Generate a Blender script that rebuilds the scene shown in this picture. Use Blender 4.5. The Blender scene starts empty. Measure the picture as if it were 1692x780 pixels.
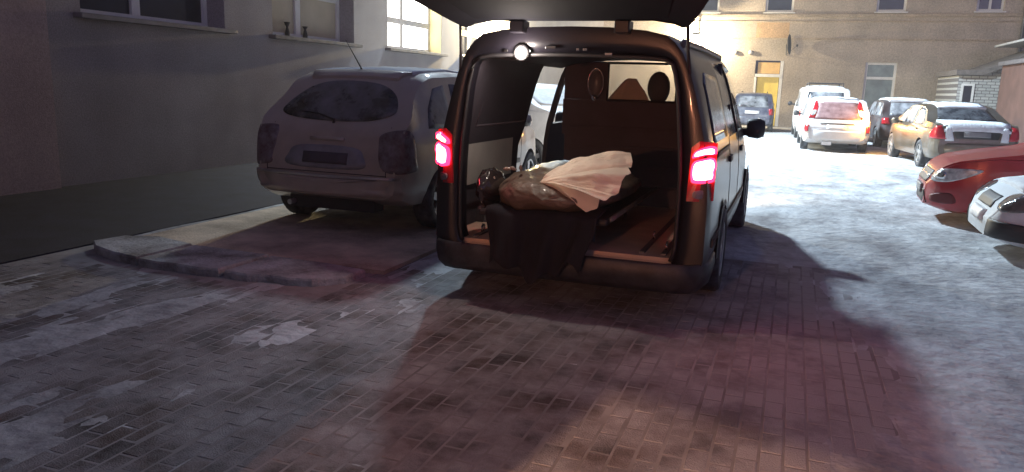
import bpy, bmesh, math, random
import numpy as np
from mathutils import Vector, Matrix, noise
from mathutils.bvhtree import BVHTree
R = math.radians
random.seed(4)
scene = bpy.context.scene
COL = scene.collection

# ------------------------------------------------------------------ camera
EYE = 1.55
YAW, PITCH, ROLL = R(19.8), R(11.2), R(1.7)
cam_d = bpy.data.cameras.new('camera'); cam = bpy.data.objects.new('camera', cam_d); COL.objects.link(cam)
cam_d.sensor_width = 36.0; cam_d.lens = 36.0 * 1254.0 / 1692.0
cam_d.clip_start = 0.05; cam_d.clip_end = 400
Fv = Vector((-math.sin(YAW)*math.cos(PITCH), math.cos(YAW)*math.cos(PITCH), -math.sin(PITCH)))
Rv0 = Vector((math.cos(YAW), math.sin(YAW), 0)); Uv0 = Rv0.cross(Fv)
Rv = math.cos(ROLL)*Rv0 + math.sin(ROLL)*Uv0; Uv = -math.sin(ROLL)*Rv0 + math.cos(ROLL)*Uv0
M3 = Matrix((Rv, Uv, -Fv)).transposed()
cam.matrix_world = Matrix.Translation((0, 0, EYE)) @ M3.to_4x4()
scene.camera = cam

# ------------------------------------------------------------------ night sky
world = bpy.data.worlds.new('World'); scene.world = world; world.use_nodes = True
wn = world.node_tree; wn.nodes.clear()
wo = wn.nodes.new('ShaderNodeOutputWorld'); bg = wn.nodes.new('ShaderNodeBackground')
sky = wn.nodes.new('ShaderNodeTexSky'); sky.sky_type = 'NISHITA'; sky.sun_disc = False
sky.sun_elevation = R(1.0); sky.sun_rotation = R(160); sky.dust_density = 3.0
hs = wn.nodes.new('ShaderNodeHueSaturation'); hs.inputs['Saturation'].default_value = 0.35
mx = wn.nodes.new('ShaderNodeMix'); mx.data_type = 'RGBA'; mx.blend_type = 'MULTIPLY'; mx.inputs[0].default_value = 1.0
mx.inputs[7].default_value = (0.52, 0.50, 1.0, 1)
wn.links.new(sky.outputs[0], hs.inputs['Color']); wn.links.new(hs.outputs[0], mx.inputs[6])
wn.links.new(mx.outputs[2], bg.inputs['Color']); wn.links.new(bg.outputs[0], wo.inputs[0])
bg.inputs['Strength'].default_value = 0.145

# ------------------------------------------------------------------ exposure
scene.view_settings.view_transform = 'Standard'; scene.view_settings.look = 'None'
scene.view_settings.exposure = 0.90; scene.view_settings.gamma = 1.0
scene.view_settings.use_curve_mapping = False
scene.render.engine = 'CYCLES'
cy = scene.cycles
cy.use_denoising = True; cy.max_bounces = 8; cy.transparent_max_bounces = 12
cy.sample_clamp_indirect = 1.0; cy.caustics_reflective = False; cy.caustics_refractive = False

# lamp settings (the fixtures that carry them are built further down)
LAMP_EAVES = dict(loc=(-8.45, 23.2, 11.4), power=25000, col=(0.70, 0.87, 1.0), aim=(-1.0, 22.0, 0), cone=120, blend=1.0)
LAMP_BACK = dict(loc=(-4.6, 37.5, 4.1), power=800, col=(1.0, 0.84, 0.56))
LAMP_SIDE = dict(loc=(-8.85, 23.6, 3.7), power=2000, col=(1.0, 0.80, 0.42))
LAMP_DOORWAY = dict(loc=(-2.0, -3.1, 3.0), power=800, col=(1.0, 0.54, 0.32))
LAMP_FILL = dict(loc=(-1.28, -2.84, 1.72), power=2900, col=(1.0, 0.36, 0.19))  # added warm fill for the ground behind the van
LAMP_VAN = dict(power=11.0, col=(1.0, 0.86, 0.74))
HEADLIGHT = dict(power=260, col=(1.0, 0.92, 0.78), cone=115, blend=0.9)

# ================================================================== materials
MATS = {}
def mat(name, col, rough=0.6, metal=0.0, var=0.12, vscale=6.0, bump=0.0, bscale=40.0, spec=0.5,
        frost=0.0, fcol=(0.62, 0.66, 0.72), fscale=3.0, up=0.0, coat=0.0, emit=None, estr=0.0, alpha=1.0, grain=0.0, gscale=60.0):
    """one procedural surface: noise-varied colour, optional fine relief, optional frost / snow dusting"""
    if name in MATS: return MATS[name]
    m = bpy.data.materials.new(name); m.use_nodes = True; nt = m.node_tree; N = nt.nodes; Lk = nt.links
    b = N['Principled BSDF']; b.inputs['Roughness'].default_value = rough; b.inputs['Metallic'].default_value = metal
    b.inputs['Specular IOR Level'].default_value = spec; b.inputs['Coat Weight'].default_value = coat
    b.inputs['Coat Roughness'].default_value = 0.08
    tc = N.new('ShaderNodeTexCoord'); nz = N.new('ShaderNodeTexNoise'); nz.inputs['Scale'].default_value = vscale
    nz.inputs['Detail'].default_value = 6; Lk.new(tc.outputs['Object'], nz.inputs['Vector'])
    rp = N.new('ShaderNodeMapRange'); rp.inputs[1].default_value = 0.3; rp.inputs[2].default_value = 0.7
    rp.inputs[3].default_value = 1 - var; rp.inputs[4].default_value = 1 + var
    Lk.new(nz.outputs['Fac'], rp.inputs[0])
    vm = N.new('ShaderNodeVectorMath'); vm.operation = 'SCALE'; vm.inputs[0].default_value = col
    Lk.new(rp.outputs[0], vm.inputs['Scale'])
    out = vm.outputs[0]
    if grain > 0:
        ng = N.new('ShaderNodeTexNoise'); ng.inputs['Scale'].default_value = gscale; ng.inputs['Detail'].default_value = 3; ng.inputs['Roughness'].default_value = 0.8
        Lk.new(tc.outputs['Object'], ng.inputs['Vector'])
        rg = N.new('ShaderNodeMapRange'); rg.inputs[1].default_value = 0.3; rg.inputs[2].default_value = 0.7; rg.inputs[3].default_value = 1-grain; rg.inputs[4].default_value = 1+grain
        Lk.new(ng.outputs['Fac'], rg.inputs[0])
        vg = N.new('ShaderNodeVectorMath'); vg.operation = 'SCALE'; Lk.new(out, vg.inputs[0]); Lk.new(rg.outputs[0], vg.inputs['Scale']); out = vg.outputs[0]
    if frost > 0 or up > 0:
        n2 = N.new('ShaderNodeTexNoise'); n2.inputs['Scale'].default_value = fscale; n2.inputs['Detail'].default_value = 8
        n2.inputs['Roughness'].default_value = 0.65
        Lk.new(tc.outputs['Object'], n2.inputs['Vector'])
        r2 = N.new('ShaderNodeMapRange'); r2.inputs[1].default_value = 0.36; r2.inputs[2].default_value = 0.66
        r2.inputs[3].default_value = 0.0; r2.inputs[4].default_value = 1.0; Lk.new(n2.outputs['Fac'], r2.inputs[0])
        f1 = N.new('ShaderNodeMath'); f1.operation = 'MULTIPLY'; f1.inputs[1].default_value = frost; Lk.new(r2.outputs[0], f1.inputs[0])
        fac = f1.outputs[0]
        if up > 0:
            ge = N.new('ShaderNodeNewGeometry'); sx = N.new('ShaderNodeSeparateXYZ'); Lk.new(ge.outputs['Normal'], sx.inputs[0])
            r3 = N.new('ShaderNodeMapRange'); r3.inputs[1].default_value = 0.35; r3.inputs[2].default_value = 0.85
            r3.inputs[3].default_value = 0.0; r3.inputs[4].default_value = up; Lk.new(sx.outputs[2], r3.inputs[0])
            ad = N.new('ShaderNodeMath'); ad.operation = 'ADD'; ad.use_clamp = True
            Lk.new(fac, ad.inputs[0]); Lk.new(r3.outputs[0], ad.inputs[1]); fac = ad.outputs[0]
        mi = N.new('ShaderNodeMix'); mi.data_type = 'RGBA'; Lk.new(fac, mi.inputs[0]); Lk.new(out, mi.inputs[6])
        mi.inputs[7].default_value = (*fcol, 1); out = mi.outputs[2]
        rr = N.new('ShaderNodeMapRange'); rr.inputs[3].default_value = rough; rr.inputs[4].default_value = 0.85
        Lk.new(fac, rr.inputs[0]); Lk.new(rr.outputs[0], b.inputs['Roughness'])
        if metal > 0:
            rm = N.new('ShaderNodeMapRange'); rm.inputs[3].default_value = metal; rm.inputs[4].default_value = 0.0
            Lk.new(fac, rm.inputs[0]); Lk.new(rm.outputs[0], b.inputs['Metallic'])
    Lk.new(out, b.inputs['Base Color'])
    if bump > 0:
        n3 = N.new('ShaderNodeTexNoise'); n3.inputs['Scale'].default_value = bscale; n3.inputs['Detail'].default_value = 5
        Lk.new(tc.outputs['Object'], n3.inputs['Vector'])
        bp = N.new('ShaderNodeBump'); bp.inputs['Strength'].default_value = bump; bp.inputs['Distance'].default_value = 0.02
        Lk.new(n3.outputs['Fac'], bp.inputs['Height']); Lk.new(bp.outputs[0], b.inputs['Normal'])
    if emit:
        b.inputs['Emission Color'].default_value = (*emit, 1); b.inputs['Emission Strength'].default_value = estr
    if alpha < 1:
        tr = N.new('ShaderNodeBsdfTransparent'); ms = N.new('ShaderNodeMixShader'); ms.inputs[0].default_value = alpha
        Lk.new(tr.outputs[0], ms.inputs[1]); Lk.new(b.outputs[0], ms.inputs[2]); Lk.new(ms.outputs[0], N['Material Output'].inputs[0])
    MATS[name] = m; return m

plaster_grey = mat('plaster_grey', (0.28, 0.26, 0.265), 0.9, var=0.14, vscale=1.3, bump=0.35, bscale=60, grain=0.3, gscale=45)
plaster_rose = mat('plaster_rose', (0.40, 0.31, 0.29), 0.9, var=0.14, vscale=1.1, bump=0.35, bscale=60, grain=0.3, gscale=45)
plaster_tan = mat('plaster_tan', (0.43, 0.365, 0.295), 0.92, var=0.22, vscale=0.7, bump=0.6, bscale=25, grain=0.3, gscale=14)
plaster_band = mat('plaster_band', (0.42, 0.34, 0.25), 0.92, var=0.2, vscale=1.5, bump=0.6, bscale=25, grain=0.3, gscale=14)
plaster_patch = mat('plaster_patch', (0.50, 0.34, 0.20), 0.92, var=0.15, vscale=2, bump=0.6, bscale=25, grain=0.3, gscale=14)
reveal_yellow = mat('reveal_yellow', (0.72, 0.62, 0.33), 0.8, var=0.06)
frame_white = mat('frame_white', (0.72, 0.72, 0.70), 0.45, var=0.05)
sill_stone = mat('sill_stone', (0.17, 0.15, 0.14), 0.8, var=0.25, vscale=8, bump=0.3)
sill_metal = mat('sill_metal', (0.16, 0.15, 0.16), 0.5, var=0.2, vscale=5)
pane_dark = mat('pane_dark', (0.02, 0.024, 0.04), 0.12, spec=0.6)
pane_blue = mat('pane_blue', (0.22, 0.27, 0.28), 0.35, var=0.2, vscale=3)
pane_tan = mat('pane_tan', (0.42, 0.36, 0.27), 0.7, var=0.1, vscale=2)  # opaque tan panes of the second window
pane_lit = mat('pane_lit', (0.8, 0.8, 0.78), 0.5, emit=(1.0, 0.97, 0.86), estr=3.5)
door_yellow = mat('door_yellow', (0.78, 0.60, 0.13), 0.55, var=0.08)
transom_orange = mat('transom_orange', (0.62, 0.40, 0.16), 0.5, var=0.1)
asphalt = mat('asphalt', (0.016, 0.018, 0.036), 0.9, var=0.3, vscale=3, bump=0.5, bscale=90, grain=0.5, gscale=60)
concrete = mat('concrete', (0.16, 0.155, 0.16), 0.9, var=0.25, vscale=4, bump=0.8, bscale=30, frost=0.75, fscale=2.5, grain=0.4, gscale=60)
bay_mat = mat('bay_concrete', (0.27, 0.22, 0.17), 0.92, var=0.3, vscale=2, bump=0.5, bscale=40, frost=1.0, fcol=(0.78, 0.66, 0.52), fscale=1.1, grain=0.4, gscale=50)
snow_cap = mat('snow_cap', (0.66, 0.70, 0.74), 0.85, var=0.08, vscale=5, bump=0.6, bscale=30)
rubber = mat('rubber', (0.018, 0.018, 0.02), 0.85, var=0.2, frost=0.12, fscale=9)
alloy = mat('alloy', (0.50, 0.50, 0.50), 0.32, metal=0.8, frost=0.25, fscale=10)
black_trim = mat('black_trim', (0.018, 0.017, 0.02), 0.55, var=0.2)
chrome = mat('chrome', (0.75, 0.75, 0.75), 0.16, metal=1.0, var=0.03)
glass_car = mat('glass_car', (0.012, 0.014, 0.018), 0.08, spec=0.6, frost=0.16, fscale=4)
glass_frost = mat('glass_frost', (0.02, 0.022, 0.028), 0.12, spec=0.6, frost=0.75, fcol=(0.40, 0.42, 0.46), fscale=2.6)
glass_rime = mat('glass_rime', (0.16, 0.08, 0.08), 0.5, frost=0.7, fcol=(0.30, 0.19, 0.19), fscale=6)
glass_clear = mat('glass_clear', (0.10, 0.10, 0.11), 0.05, spec=0.5, alpha=0.16)
lens_red = mat('lens_red', (0.38, 0.012, 0.02), 0.18, var=0.15, vscale=20, coat=0.5)
lens_dull = mat('lens_dull', (0.075, 0.025, 0.03), 0.35, frost=0.3, fscale=8)
lens_clear = mat('lens_clear', (0.55, 0.57, 0.58), 0.14, metal=0.3, var=0.4, vscale=16, coat=0.6)
lens_amber = mat('lens_amber', (0.75, 0.33, 0.02), 0.25)
plate_white = mat('plate_white', (0.72, 0.72, 0.72), 0.4, var=0.04)
plate_grey = mat('plate_grey', (0.20, 0.20, 0.21), 0.5, var=0.06)
plate_dim = mat('plate_dim', (0.07, 0.06, 0.08), 0.6, var=0.06)
tail_glow = mat('tail_glow', (0.6, 0.02, 0.04), 0.3, emit=(1.0, 0.115, 0.14), estr=26.0)
tail_rim = mat('tail_rim', (0.6, 0.02, 0.04), 0.3, emit=(1.0, 0.018, 0.075), estr=3.2)
tail_amber = mat('tail_amber', (0.6, 0.15, 0.04), 0.3, emit=(1.0, 0.35, 0.16), estr=14.0)
blinker_glow = mat('blinker_glow', (0.8, 0.4, 0.05), 0.3, emit=(1.0, 0.52, 0.14), estr=40.0)
lamp_glow = mat('lamp_glow', (0.9, 0.9, 0.9), 0.3, emit=(1.0, 0.96, 0.9), estr=60.0)
lamp_metal = mat('lamp_metal', (0.12, 0.12, 0.13), 0.5, metal=0.3)

# ================================================================== mesh helpers
def tagp(o, label=None, cat=None, group=None, kind=None):
    if label: o['label'] = label
    if cat: o['category'] = cat
    if group: o['group'] = group
    if kind: o['kind'] = kind
    return o

def empty(name, loc, rz=0.0, label=None, cat=None, group=None):
    o = bpy.data.objects.new(name, None); COL.objects.link(o); o.empty_display_size = 0.2
    o.location = loc; o.rotation_euler = (0, 0, rz)
    return tagp(o, label, cat, group)

def link(name, me, parent=None, smooth=False, mats=()):
    for m in mats: me.materials.append(m)
    if smooth:
        me.polygons.foreach_set('use_smooth', [True]*len(me.polygons))
    o = bpy.data.objects.new(name, me); COL.objects.link(o)
    if parent: o.parent = parent
    return o

class MB:
    """collects vertices and faces of one mesh"""
    def __init__(s): s.v = []; s.f = []; s.mi = []
    def add(s, vs, fs, mi=0):
        o = len(s.v); s.v += [tuple(v) for v in vs]; s.f += [tuple(i+o for i in f) for f in fs]; s.mi += [mi]*len(fs); return s
    def box(s, x0, x1, y0, y1, z0, z1, mi=0):
        vs = [(x0,y0,z0),(x1,y0,z0),(x1,y1,z0),(x0,y1,z0),(x0,y0,z1),(x1,y0,z1),(x1,y1,z1),(x0,y1,z1)]
        return s.add(vs, [(0,3,2,1),(4,5,6,7),(0,1,5,4),(1,2,6,5),(2,3,7,6),(3,0,4,7)], mi)
    def tube(s, pts, r, n=8, cap=True, mi=0):
        pts = [Vector(p) for p in pts]; rs = r if isinstance(r, (list, tuple)) else [r]*len(pts)
        vs = []; fs = []
        for i, p in enumerate(pts):
            d = (pts[min(i+1, len(pts)-1)] - pts[max(i-1, 0)]).normalized()
            a = Vector((0,0,1)) if abs(d.z) < .9 else Vector((1,0,0))
            u = d.cross(a).normalized(); w = d.cross(u)
            for k in range(n):
                t = 2*math.pi*k/n; vs.append(p + rs[i]*(math.cos(t)*u + math.sin(t)*w))
        for i in range(len(pts)-1):
            for k in range(n):
                k2 = (k+1) % n; fs.append((i*n+k, i*n+k2, (i+1)*n+k2, (i+1)*n+k))
        if cap:
            fs.append(tuple(range(n))[::-1]); fs.append(tuple((len(pts)-1)*n+k for k in range(n)))
        return s.add(vs, fs, mi)
    def lathe(s, prof, axis='x', n=24, c=(0,0,0), mi=0, closed=True):
        """prof = [(along, radius)]"""
        vs = []; fs = []; m = len(prof)
        for a, r in prof:
            for k in range(n):
                t = 2*math.pi*k/n; p, q = r*math.cos(t), r*math.sin(t)
                v = {'x': (a, p, q), 'y': (p, a, q), 'z': (p, q, a)}[axis]
                vs.append((v[0]+c[0], v[1]+c[1], v[2]+c[2]))
        for i in range(m-1 + (1 if closed else 0)):
            j = (i+1) % m
            for k in range(n):
                k2 = (k+1) % n; fs.append((i*n+k, i*n+k2, j*n+k2, j*n+k))
        return s.add(vs, fs, mi)
    def mesh(s, name):
        me = bpy.data.meshes.new(name); me.from_pydata(s.v, [], s.f); me.update()
        if any(s.mi): me.polygons.foreach_set('material_index', s.mi)
        return me
    def build(s, name, m, parent=None, smooth=False, bevel=0.0, fix=True):
        me = s.mesh(name)
        if fix:
            bm = bmesh.new(); bm.from_mesh(me); bmesh.ops.recalc_face_normals(bm, faces=bm.faces); bm.to_mesh(me); bm.free()
        o = link(name, me, parent, smooth, m if isinstance(m, (list, tuple)) else [m])
        if bevel:
            bv = o.modifiers.new('bevel', 'BEVEL'); bv.width = bevel; bv.segments = 2; bv.limit_method = 'ANGLE'
        return o

def box(name, x0, x1, y0, y1, z0, z1, m, parent=None, bevel=0.0):
    return MB().box(x0, x1, y0, y1, z0, z1).build(name, m, parent, bevel=bevel)

def smoothstep(a, b, x):
    t = min(1, max(0, (x-a)/(b-a))); return t*t*(3-2*t)

def catmull(pts, k=5):
    n = len(pts); out = []
    for i in range(n):
        p0, p1, p2, p3 = [Vector((*pts[(i+d) % n], 0)) for d in (-1, 0, 1, 2)]
        for j in range(k):
            t = j/k
            v = 0.5*((2*p1)+(p2-p0)*t+(2*p0-5*p1+4*p2-p3)*t*t+(3*p1-p0-3*p2+p3)*t**3); out.append((v.x, v.y))
    return out

def densify(pts, k=5):
    n = len(pts); out = []
    for i in range(n):
        a, b = pts[i], pts[(i+1) % n]
        for j in range(k): out.append((a[0]+(b[0]-a[0])*j/k, a[1]+(b[1]-a[1])*j/k))
    return out

AX = {'rear': ((1,0,0), (0,0,1), (0,1,0)), 'front': ((1,0,0), (0,0,1), (0,-1,0)),
      'right': ((0,1,0), (0,0,1), (-1,0,0)), 'left': ((0,1,0), (0,0,1), (1,0,0)), 'top': ((1,0,0), (0,1,0), (0,0,-1))}
def patch(name, bvh, outline, side, m, parent, off=0.006, rings=4, smooth_outline=False, thick=0.02, rough=0.0, center=(0,0,0)):
    """a shaped panel that follows the body below it: the outline is laid on the body surface and given thickness"""
    U, V, D = AX[side] if isinstance(side, str) else side
    U, V, D = Vector(U), Vector(V), Vector(D); ctr = Vector(center)
    pts = catmull(outline) if smooth_outline else densify(outline)
    cx = sum(p[0] for p in pts)/len(pts); cyy = sum(p[1] for p in pts)/len(pts)
    n = len(pts); vs = []; fs = []
    def hit(a, b, o):
        p = ctr + U*a + V*b
        loc, nor, i, d = bvh.ray_cast(p - D*6, D)
        if loc is None:
            loc, nor, i, d = bvh.find_nearest(p)
        if rough: o = o + rough*noise.noise(loc*9.0) + rough*0.6*noise.noise(loc*23.0)
        return loc - D*o
    vs.append(hit(cx, cyy, off))
    for r in range(1, rings+1):
        k = r/rings
        for a, b in pts: vs.append(hit(cx+(a-cx)*k, cyy+(b-cyy)*k, off))
    for j in range(n): fs.append((0, 1+j, 1+(j+1) % n))
    for r in range(rings-1):
        for j in range(n):
            a = 1+r*n; b = 1+(r+1)*n; j2 = (j+1) % n; fs.append((a+j, b+j, b+j2, a+j2))
    base = len(vs)
    for a, b in pts: vs.append(hit(a, b, off) + D*(thick+off))
    a = 1+(rings-1)*n
    for j in range(n): fs.append((a+j, base+j, base+(j+1) % n, a+(j+1) % n))
    me = bpy.data.meshes.new(name); me.from_pydata([tuple(v) for v in vs], [], fs); me.update()
    bm = bmesh.new(); bm.from_mesh(me); bmesh.ops.recalc_face_normals(bm, faces=bm.faces); bm.to_mesh(me); bm.free()
    o = link(name, me, parent, False, [m])
    # faces shaded smooth except the rim
    me.polygons.foreach_set('use_smooth', [i < len(fs)-n for i in range(len(me.polygons))])
    return o

# ================================================================== ground
def paver_cover(x, y):
    """how much snow lies at a spot of the yard: little in the driven middle, more to the right"""
    right = smoothstep(-0.2, 1.3, x + 0.12*(y-4)*0.5)
    c = -0.50 + 0.95*right
    if x < -2.0: c += 0.34*smoothstep(-2.0, -2.9, x)
    c += 0.62*noise.fractal(Vector((x*1.7, y*0.75, 3.1)), 1.0, 2.0, 5) + 0.30*noise.noise(Vector((x*7, y*3.0, 8.0)))
    c += 0.55*smoothstep(6.0, 9.0, y)
    return c

def snow_material(name, dark, lo, hi, white=(0.66, 0.69, 0.72)):
    m = bpy.data.materials.new(name); m.use_nodes = True; nt = m.node_tree; N = nt.nodes; Lk = nt.links
    b = N['Principled BSDF']; b.inputs['Roughness'].default_value = 0.85; b.inputs['Specular IOR Level'].default_value = 0.3
    tc = N.new('ShaderNodeTexCoord'); mp = N.new('ShaderNodeMapping'); mp.inputs['Scale'].default_value = (1.0, 0.55, 1.0)
    Lk.new(tc.outputs['Object'], mp.inputs[0])
    n1 = N.new('ShaderNodeTexNoise'); n1.inputs['Scale'].default_value = 1.6; n1.inputs['Detail'].default_value = 10; n1.inputs['Roughness'].default_value = 0.68
    Lk.new(mp.outputs[0], n1.inputs['Vector'])
    r = N.new('ShaderNodeMapRange'); r.inputs[1].default_value = lo; r.inputs[2].default_value = hi; Lk.new(n1.outputs['Fac'], r.inputs[0])
    mi = N.new('ShaderNodeMix'); mi.data_type = 'RGBA'; Lk.new(r.outputs[0], mi.inputs[0])
    mi.inputs[6].default_value = (*dark, 1); mi.inputs[7].default_value = (*white, 1)
    mp2 = N.new('ShaderNodeMapping'); mp2.inputs['Scale'].default_value = (0.5, 2.6, 1.0); mp2.inputs['Rotation'].default_value = (0, 0, R(14)); Lk.new(tc.outputs['Object'], mp2.inputs[0])
    n4 = N.new('ShaderNodeTexNoise'); n4.inputs['Scale'].default_value = 1.0; n4.inputs['Detail'].default_value = 9; n4.inputs['Distortion'].default_value = 0.6; Lk.new(mp2.outputs[0], n4.inputs['Vector'])
    r4 = N.new('ShaderNodeMapRange'); r4.inputs[1].default_value = 0.52; r4.inputs[2].default_value = 0.68; r4.inputs[3].default_value = 0.0; r4.inputs[4].default_value = 0.38; Lk.new(n4.outputs['Fac'], r4.inputs[0])
    m4 = N.new('ShaderNodeMix'); m4.data_type = 'RGBA'; Lk.new(r4.outputs[0], m4.inputs[0]); Lk.new(mi.outputs[2], m4.inputs[6]); m4.inputs[7].default_value = (.20, .19, .19, 1)
    Lk.new(m4.outputs[2], b.inputs['Base Color'])
    n2 = N.new('ShaderNodeTexNoise'); n2.inputs['Scale'].default_value = 9; n2.inputs['Detail'].default_value = 7; Lk.new(tc.outputs['Object'], n2.inputs['Vector'])
    bp = N.new('ShaderNodeBump'); bp.inputs['Strength'].default_value = 0.8; bp.inputs['Distance'].default_value = 0.04
    Lk.new(n2.outputs['Fac'], bp.inputs['Height']); Lk.new(bp.outputs[0], b.inputs['Normal'])
    return m

packed = snow_material('packed_snow', (0.20, 0.19, 0.19), 0.30, 0.58, white=(0.62, 0.64, 0.66))
loose = snow_material('loose_snow', (0.22, 0.22, 0.24), 0.34, 0.62, white=(0.60, 0.63, 0.66))
base = MB(); base.add([(-40, -30, -.0065), (45, -30, -.0065), (45, 90, -.0065), (-40, 90, -.0065)], [(0, 1, 2, 3)])
ground = tagp(base.build('ground', packed), kind='structure')
asph = MB().box(-9.3, -5.95, 3.4, 38.4, -.05, 0.012).build('footpath', asphalt)
tagp(asph, kind='structure')

def snow_sheet(name, x0, x1, y0, y1, st, amp, fn, m):
    nx = int((x1-x0)/st)+1; ny = int((y1-y0)/st)+1
    vs = []
    for j in range(ny):
        for i in range(nx):
            x = x0+i*st; y = y0+j*st
            e = min(1.0, min(x-x0, x1-x, (y1-y) if y1 > 10 else 9)/0.25)
            h = fn(x, y)*amp
            vs.append((x, y, max(-.03, min(0.022, h))*max(e, 0) - (1-max(e, 0))*.02))
    fs = [(j*nx+i, j*nx+i+1, (j+1)*nx+i+1, (j+1)*nx+i) for j in range(ny-1) for i in range(nx-1)]
    me = bpy.data.meshes.new(name); me.from_pydata(vs, [], fs); me.update()
    return link(name, me, None, True, [m])

o = snow_sheet('snow_layer', -7.0, 4.0, 0.8, 9.0, 0.03, 0.014, paver_cover, loose)
tagp(o, 'thin trampled snow lying in patches over the paving', 'snow', kind='stuff')
def rut(x, y):
    return 0.5 + 0.7*noise.fractal(Vector((x*1.3, y*0.6, 1.0)), 1.0, 2.0, 5) + 0.6*math.sin(x*3.3+0.5*noise.noise(Vector((x, y*.3, 0))))*0.4
def far_cover(x, y):
    k = smoothstep(9.0, 11.5, y); return paver_cover(x, y)*0.014*(1-k) + rut(x, y)*0.03*k
o = snow_sheet('snow_layer', -7.0, 8.0, 8.99, 30.0, 0.1, 1.0, far_cover, loose)
tagp(o, 'rutted white snow covering the yard between the parked cars', 'snow', kind='stuff')

bed = MB(); bed.add([(-6.2, .4, -.0012), (2.3, .4, -.0012), (2.3, 7.3, -.0012), (-6.2, 7.3, -.0012)], [(0, 1, 2, 3)])
tagp(bed.build('paving_bed', mat('bed_sand', (.21, .20, .20), .95, var=.35, vscale=2.2, frost=.55, fcol=(.48, .48, .50), fscale=1.6)), kind='structure')
# pavers: running bond along the yard, 10 x 20 cm
pcols = [(0.075, 0.060, 0.058), (0.100, 0.076, 0.070), (0.055, 0.048, 0.050), (0.125, 0.098, 0.090)]
pmats = []
for i, c in enumerate(pcols):
    pmats.append(mat('paver_%d' % i, c, 0.8, var=0.25, vscale=9, bump=0.5, bscale=120, grain=.45, gscale=130, frost=0.95, fcol=(0.40, 0.40, 0.42), fscale=2.4))
# frost on the pavers must run across pieces: use position in the yard
for m in pmats:
    nt = m.node_tree
    g = nt.nodes.new('ShaderNodeNewGeometry')
    for l in list(nt.links):
        if l.from_node.type == 'TEX_COORD': nt.links.new(g.outputs['Position'], l.to_socket)
    mixn = [q for q in nt.nodes if q.type == 'MIX'][0]; src = mixn.inputs[0].links[0].from_socket
    sp = nt.nodes.new('ShaderNodeSeparateXYZ'); nt.links.new(g.outputs['Position'], sp.inputs[0])
    mr = nt.nodes.new('ShaderNodeMapRange'); mr.inputs[1].default_value = -0.9; mr.inputs[2].default_value = 1.1; mr.inputs[3].default_value = 0.0; mr.inputs[4].default_value = 0.85
    nt.links.new(sp.outputs[0], mr.inputs[0])
    aa = nt.nodes.new('ShaderNodeMath'); aa.operation = 'ADD'; aa.use_clamp = True
    nt.links.new(src, aa.inputs[0]); nt.links.new(mr.outputs[0], aa.inputs[1]); nt.links.new(aa.outputs[0], mixn.inputs[0])
def paver_mesh(i, tilt):
    hw, hl, b = .0475, .0972, .006
    vs = []; 
    for z, k in ((-.03, 0), (-.005, 0), (0.0, b)):
        for sx, sy in ((-1,-1), (1,-1), (1,1), (-1,1)):
            vs.append((sx*(hw-k), sy*(hl-k), z + (tilt*sx if k else 0)))
    fs = [(0,1,5,4), (1,2,6,5), (2,3,7,6), (3,0,4,7), (4,5,9,8), (5,6,10,9), (6,7,11,10), (7,4,8,11), (8,9,10,11)]
    me = bpy.data.meshes.new('paver'); me.from_pydata(vs, [], fs); me.update(); me.materials.append(pmats[i]); return me
pm = [paver_mesh(i, random.uniform(-.0012, .0012)) for i in range(4)]
cells = []
for ix in range(-62, 22):
    for iy in range(3, 40):
        x = ix*0.1 + 0.05; y = iy*0.2 + (0.1 if ix % 2 else 0.0)
        if y > 7.2 or (x < -3.1 and y > 5.0) or (x < -5.9 and y > 3.3): continue
        if -6.0 < x < -3.1 and y > 4.55: continue
        d = Vector((x, y, -EYE)); w = d.dot(Fv)
        if w < 0.3: continue
        u = d.dot(Rv)/w; v = d.dot(Uv)/w
        if abs(u) > 0.70 or abs(v) > 0.33: continue
        cells.append((w, x, y))
cells.sort()
random.seed(11)
rest = MB(); rest_i = []
k = 0
for w, x, y in cells:
    hidden = paver_cover(x, y) > 0.42
    i = random.choices(range(4), (4, 3, 3, 2))[0]; z = random.uniform(-.0008, .0016); rz = random.uniform(-.012, .012)
    if k < 300 and not hidden:
        p = bpy.data.objects.new('paver', pm[i]); COL.objects.link(p); p.parent = ground
        p.location = (x, y, z); p.rotation_euler = (0, 0, rz); k += 1
    else:
        n0 = len(rest.v)
        rest.add([(x+v.co.x, y+v.co.y, z+v.co.z) for v in pm[i].vertices], [tuple(q.vertices) for q in pm[i].polygons], i)
o = rest.build('paver_field', pmats, ground, fix=False); o['kind'] = 'stuff'

# doorway behind the photographer, whose light falls on the paving
dw = empty('doorway_wall', (-1.55, -.65, 0), math.atan2(-.33, .94)); dw['kind'] = 'structure'
m = MB(); m.box(-5, 0, -.22, 0, 0, 3.6); m.box(1.0, 6, -.22, 0, 0, 3.6); m.box(0, 1.0, -.22, 0, 1.95, 3.6); m.build('wall', plaster_grey, dw)
m = MB(); m.box(-5, 6, -6, -.22, 3.4, 3.6); m.box(-5, 6, -6.2, -6, 0, 3.6); m.box(-5.2, -5, -6, -.22, 0, 3.6); m.box(6, 6.2, -6, -.22, 0, 3.6); m.build('vestibule', plaster_grey, dw)

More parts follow.
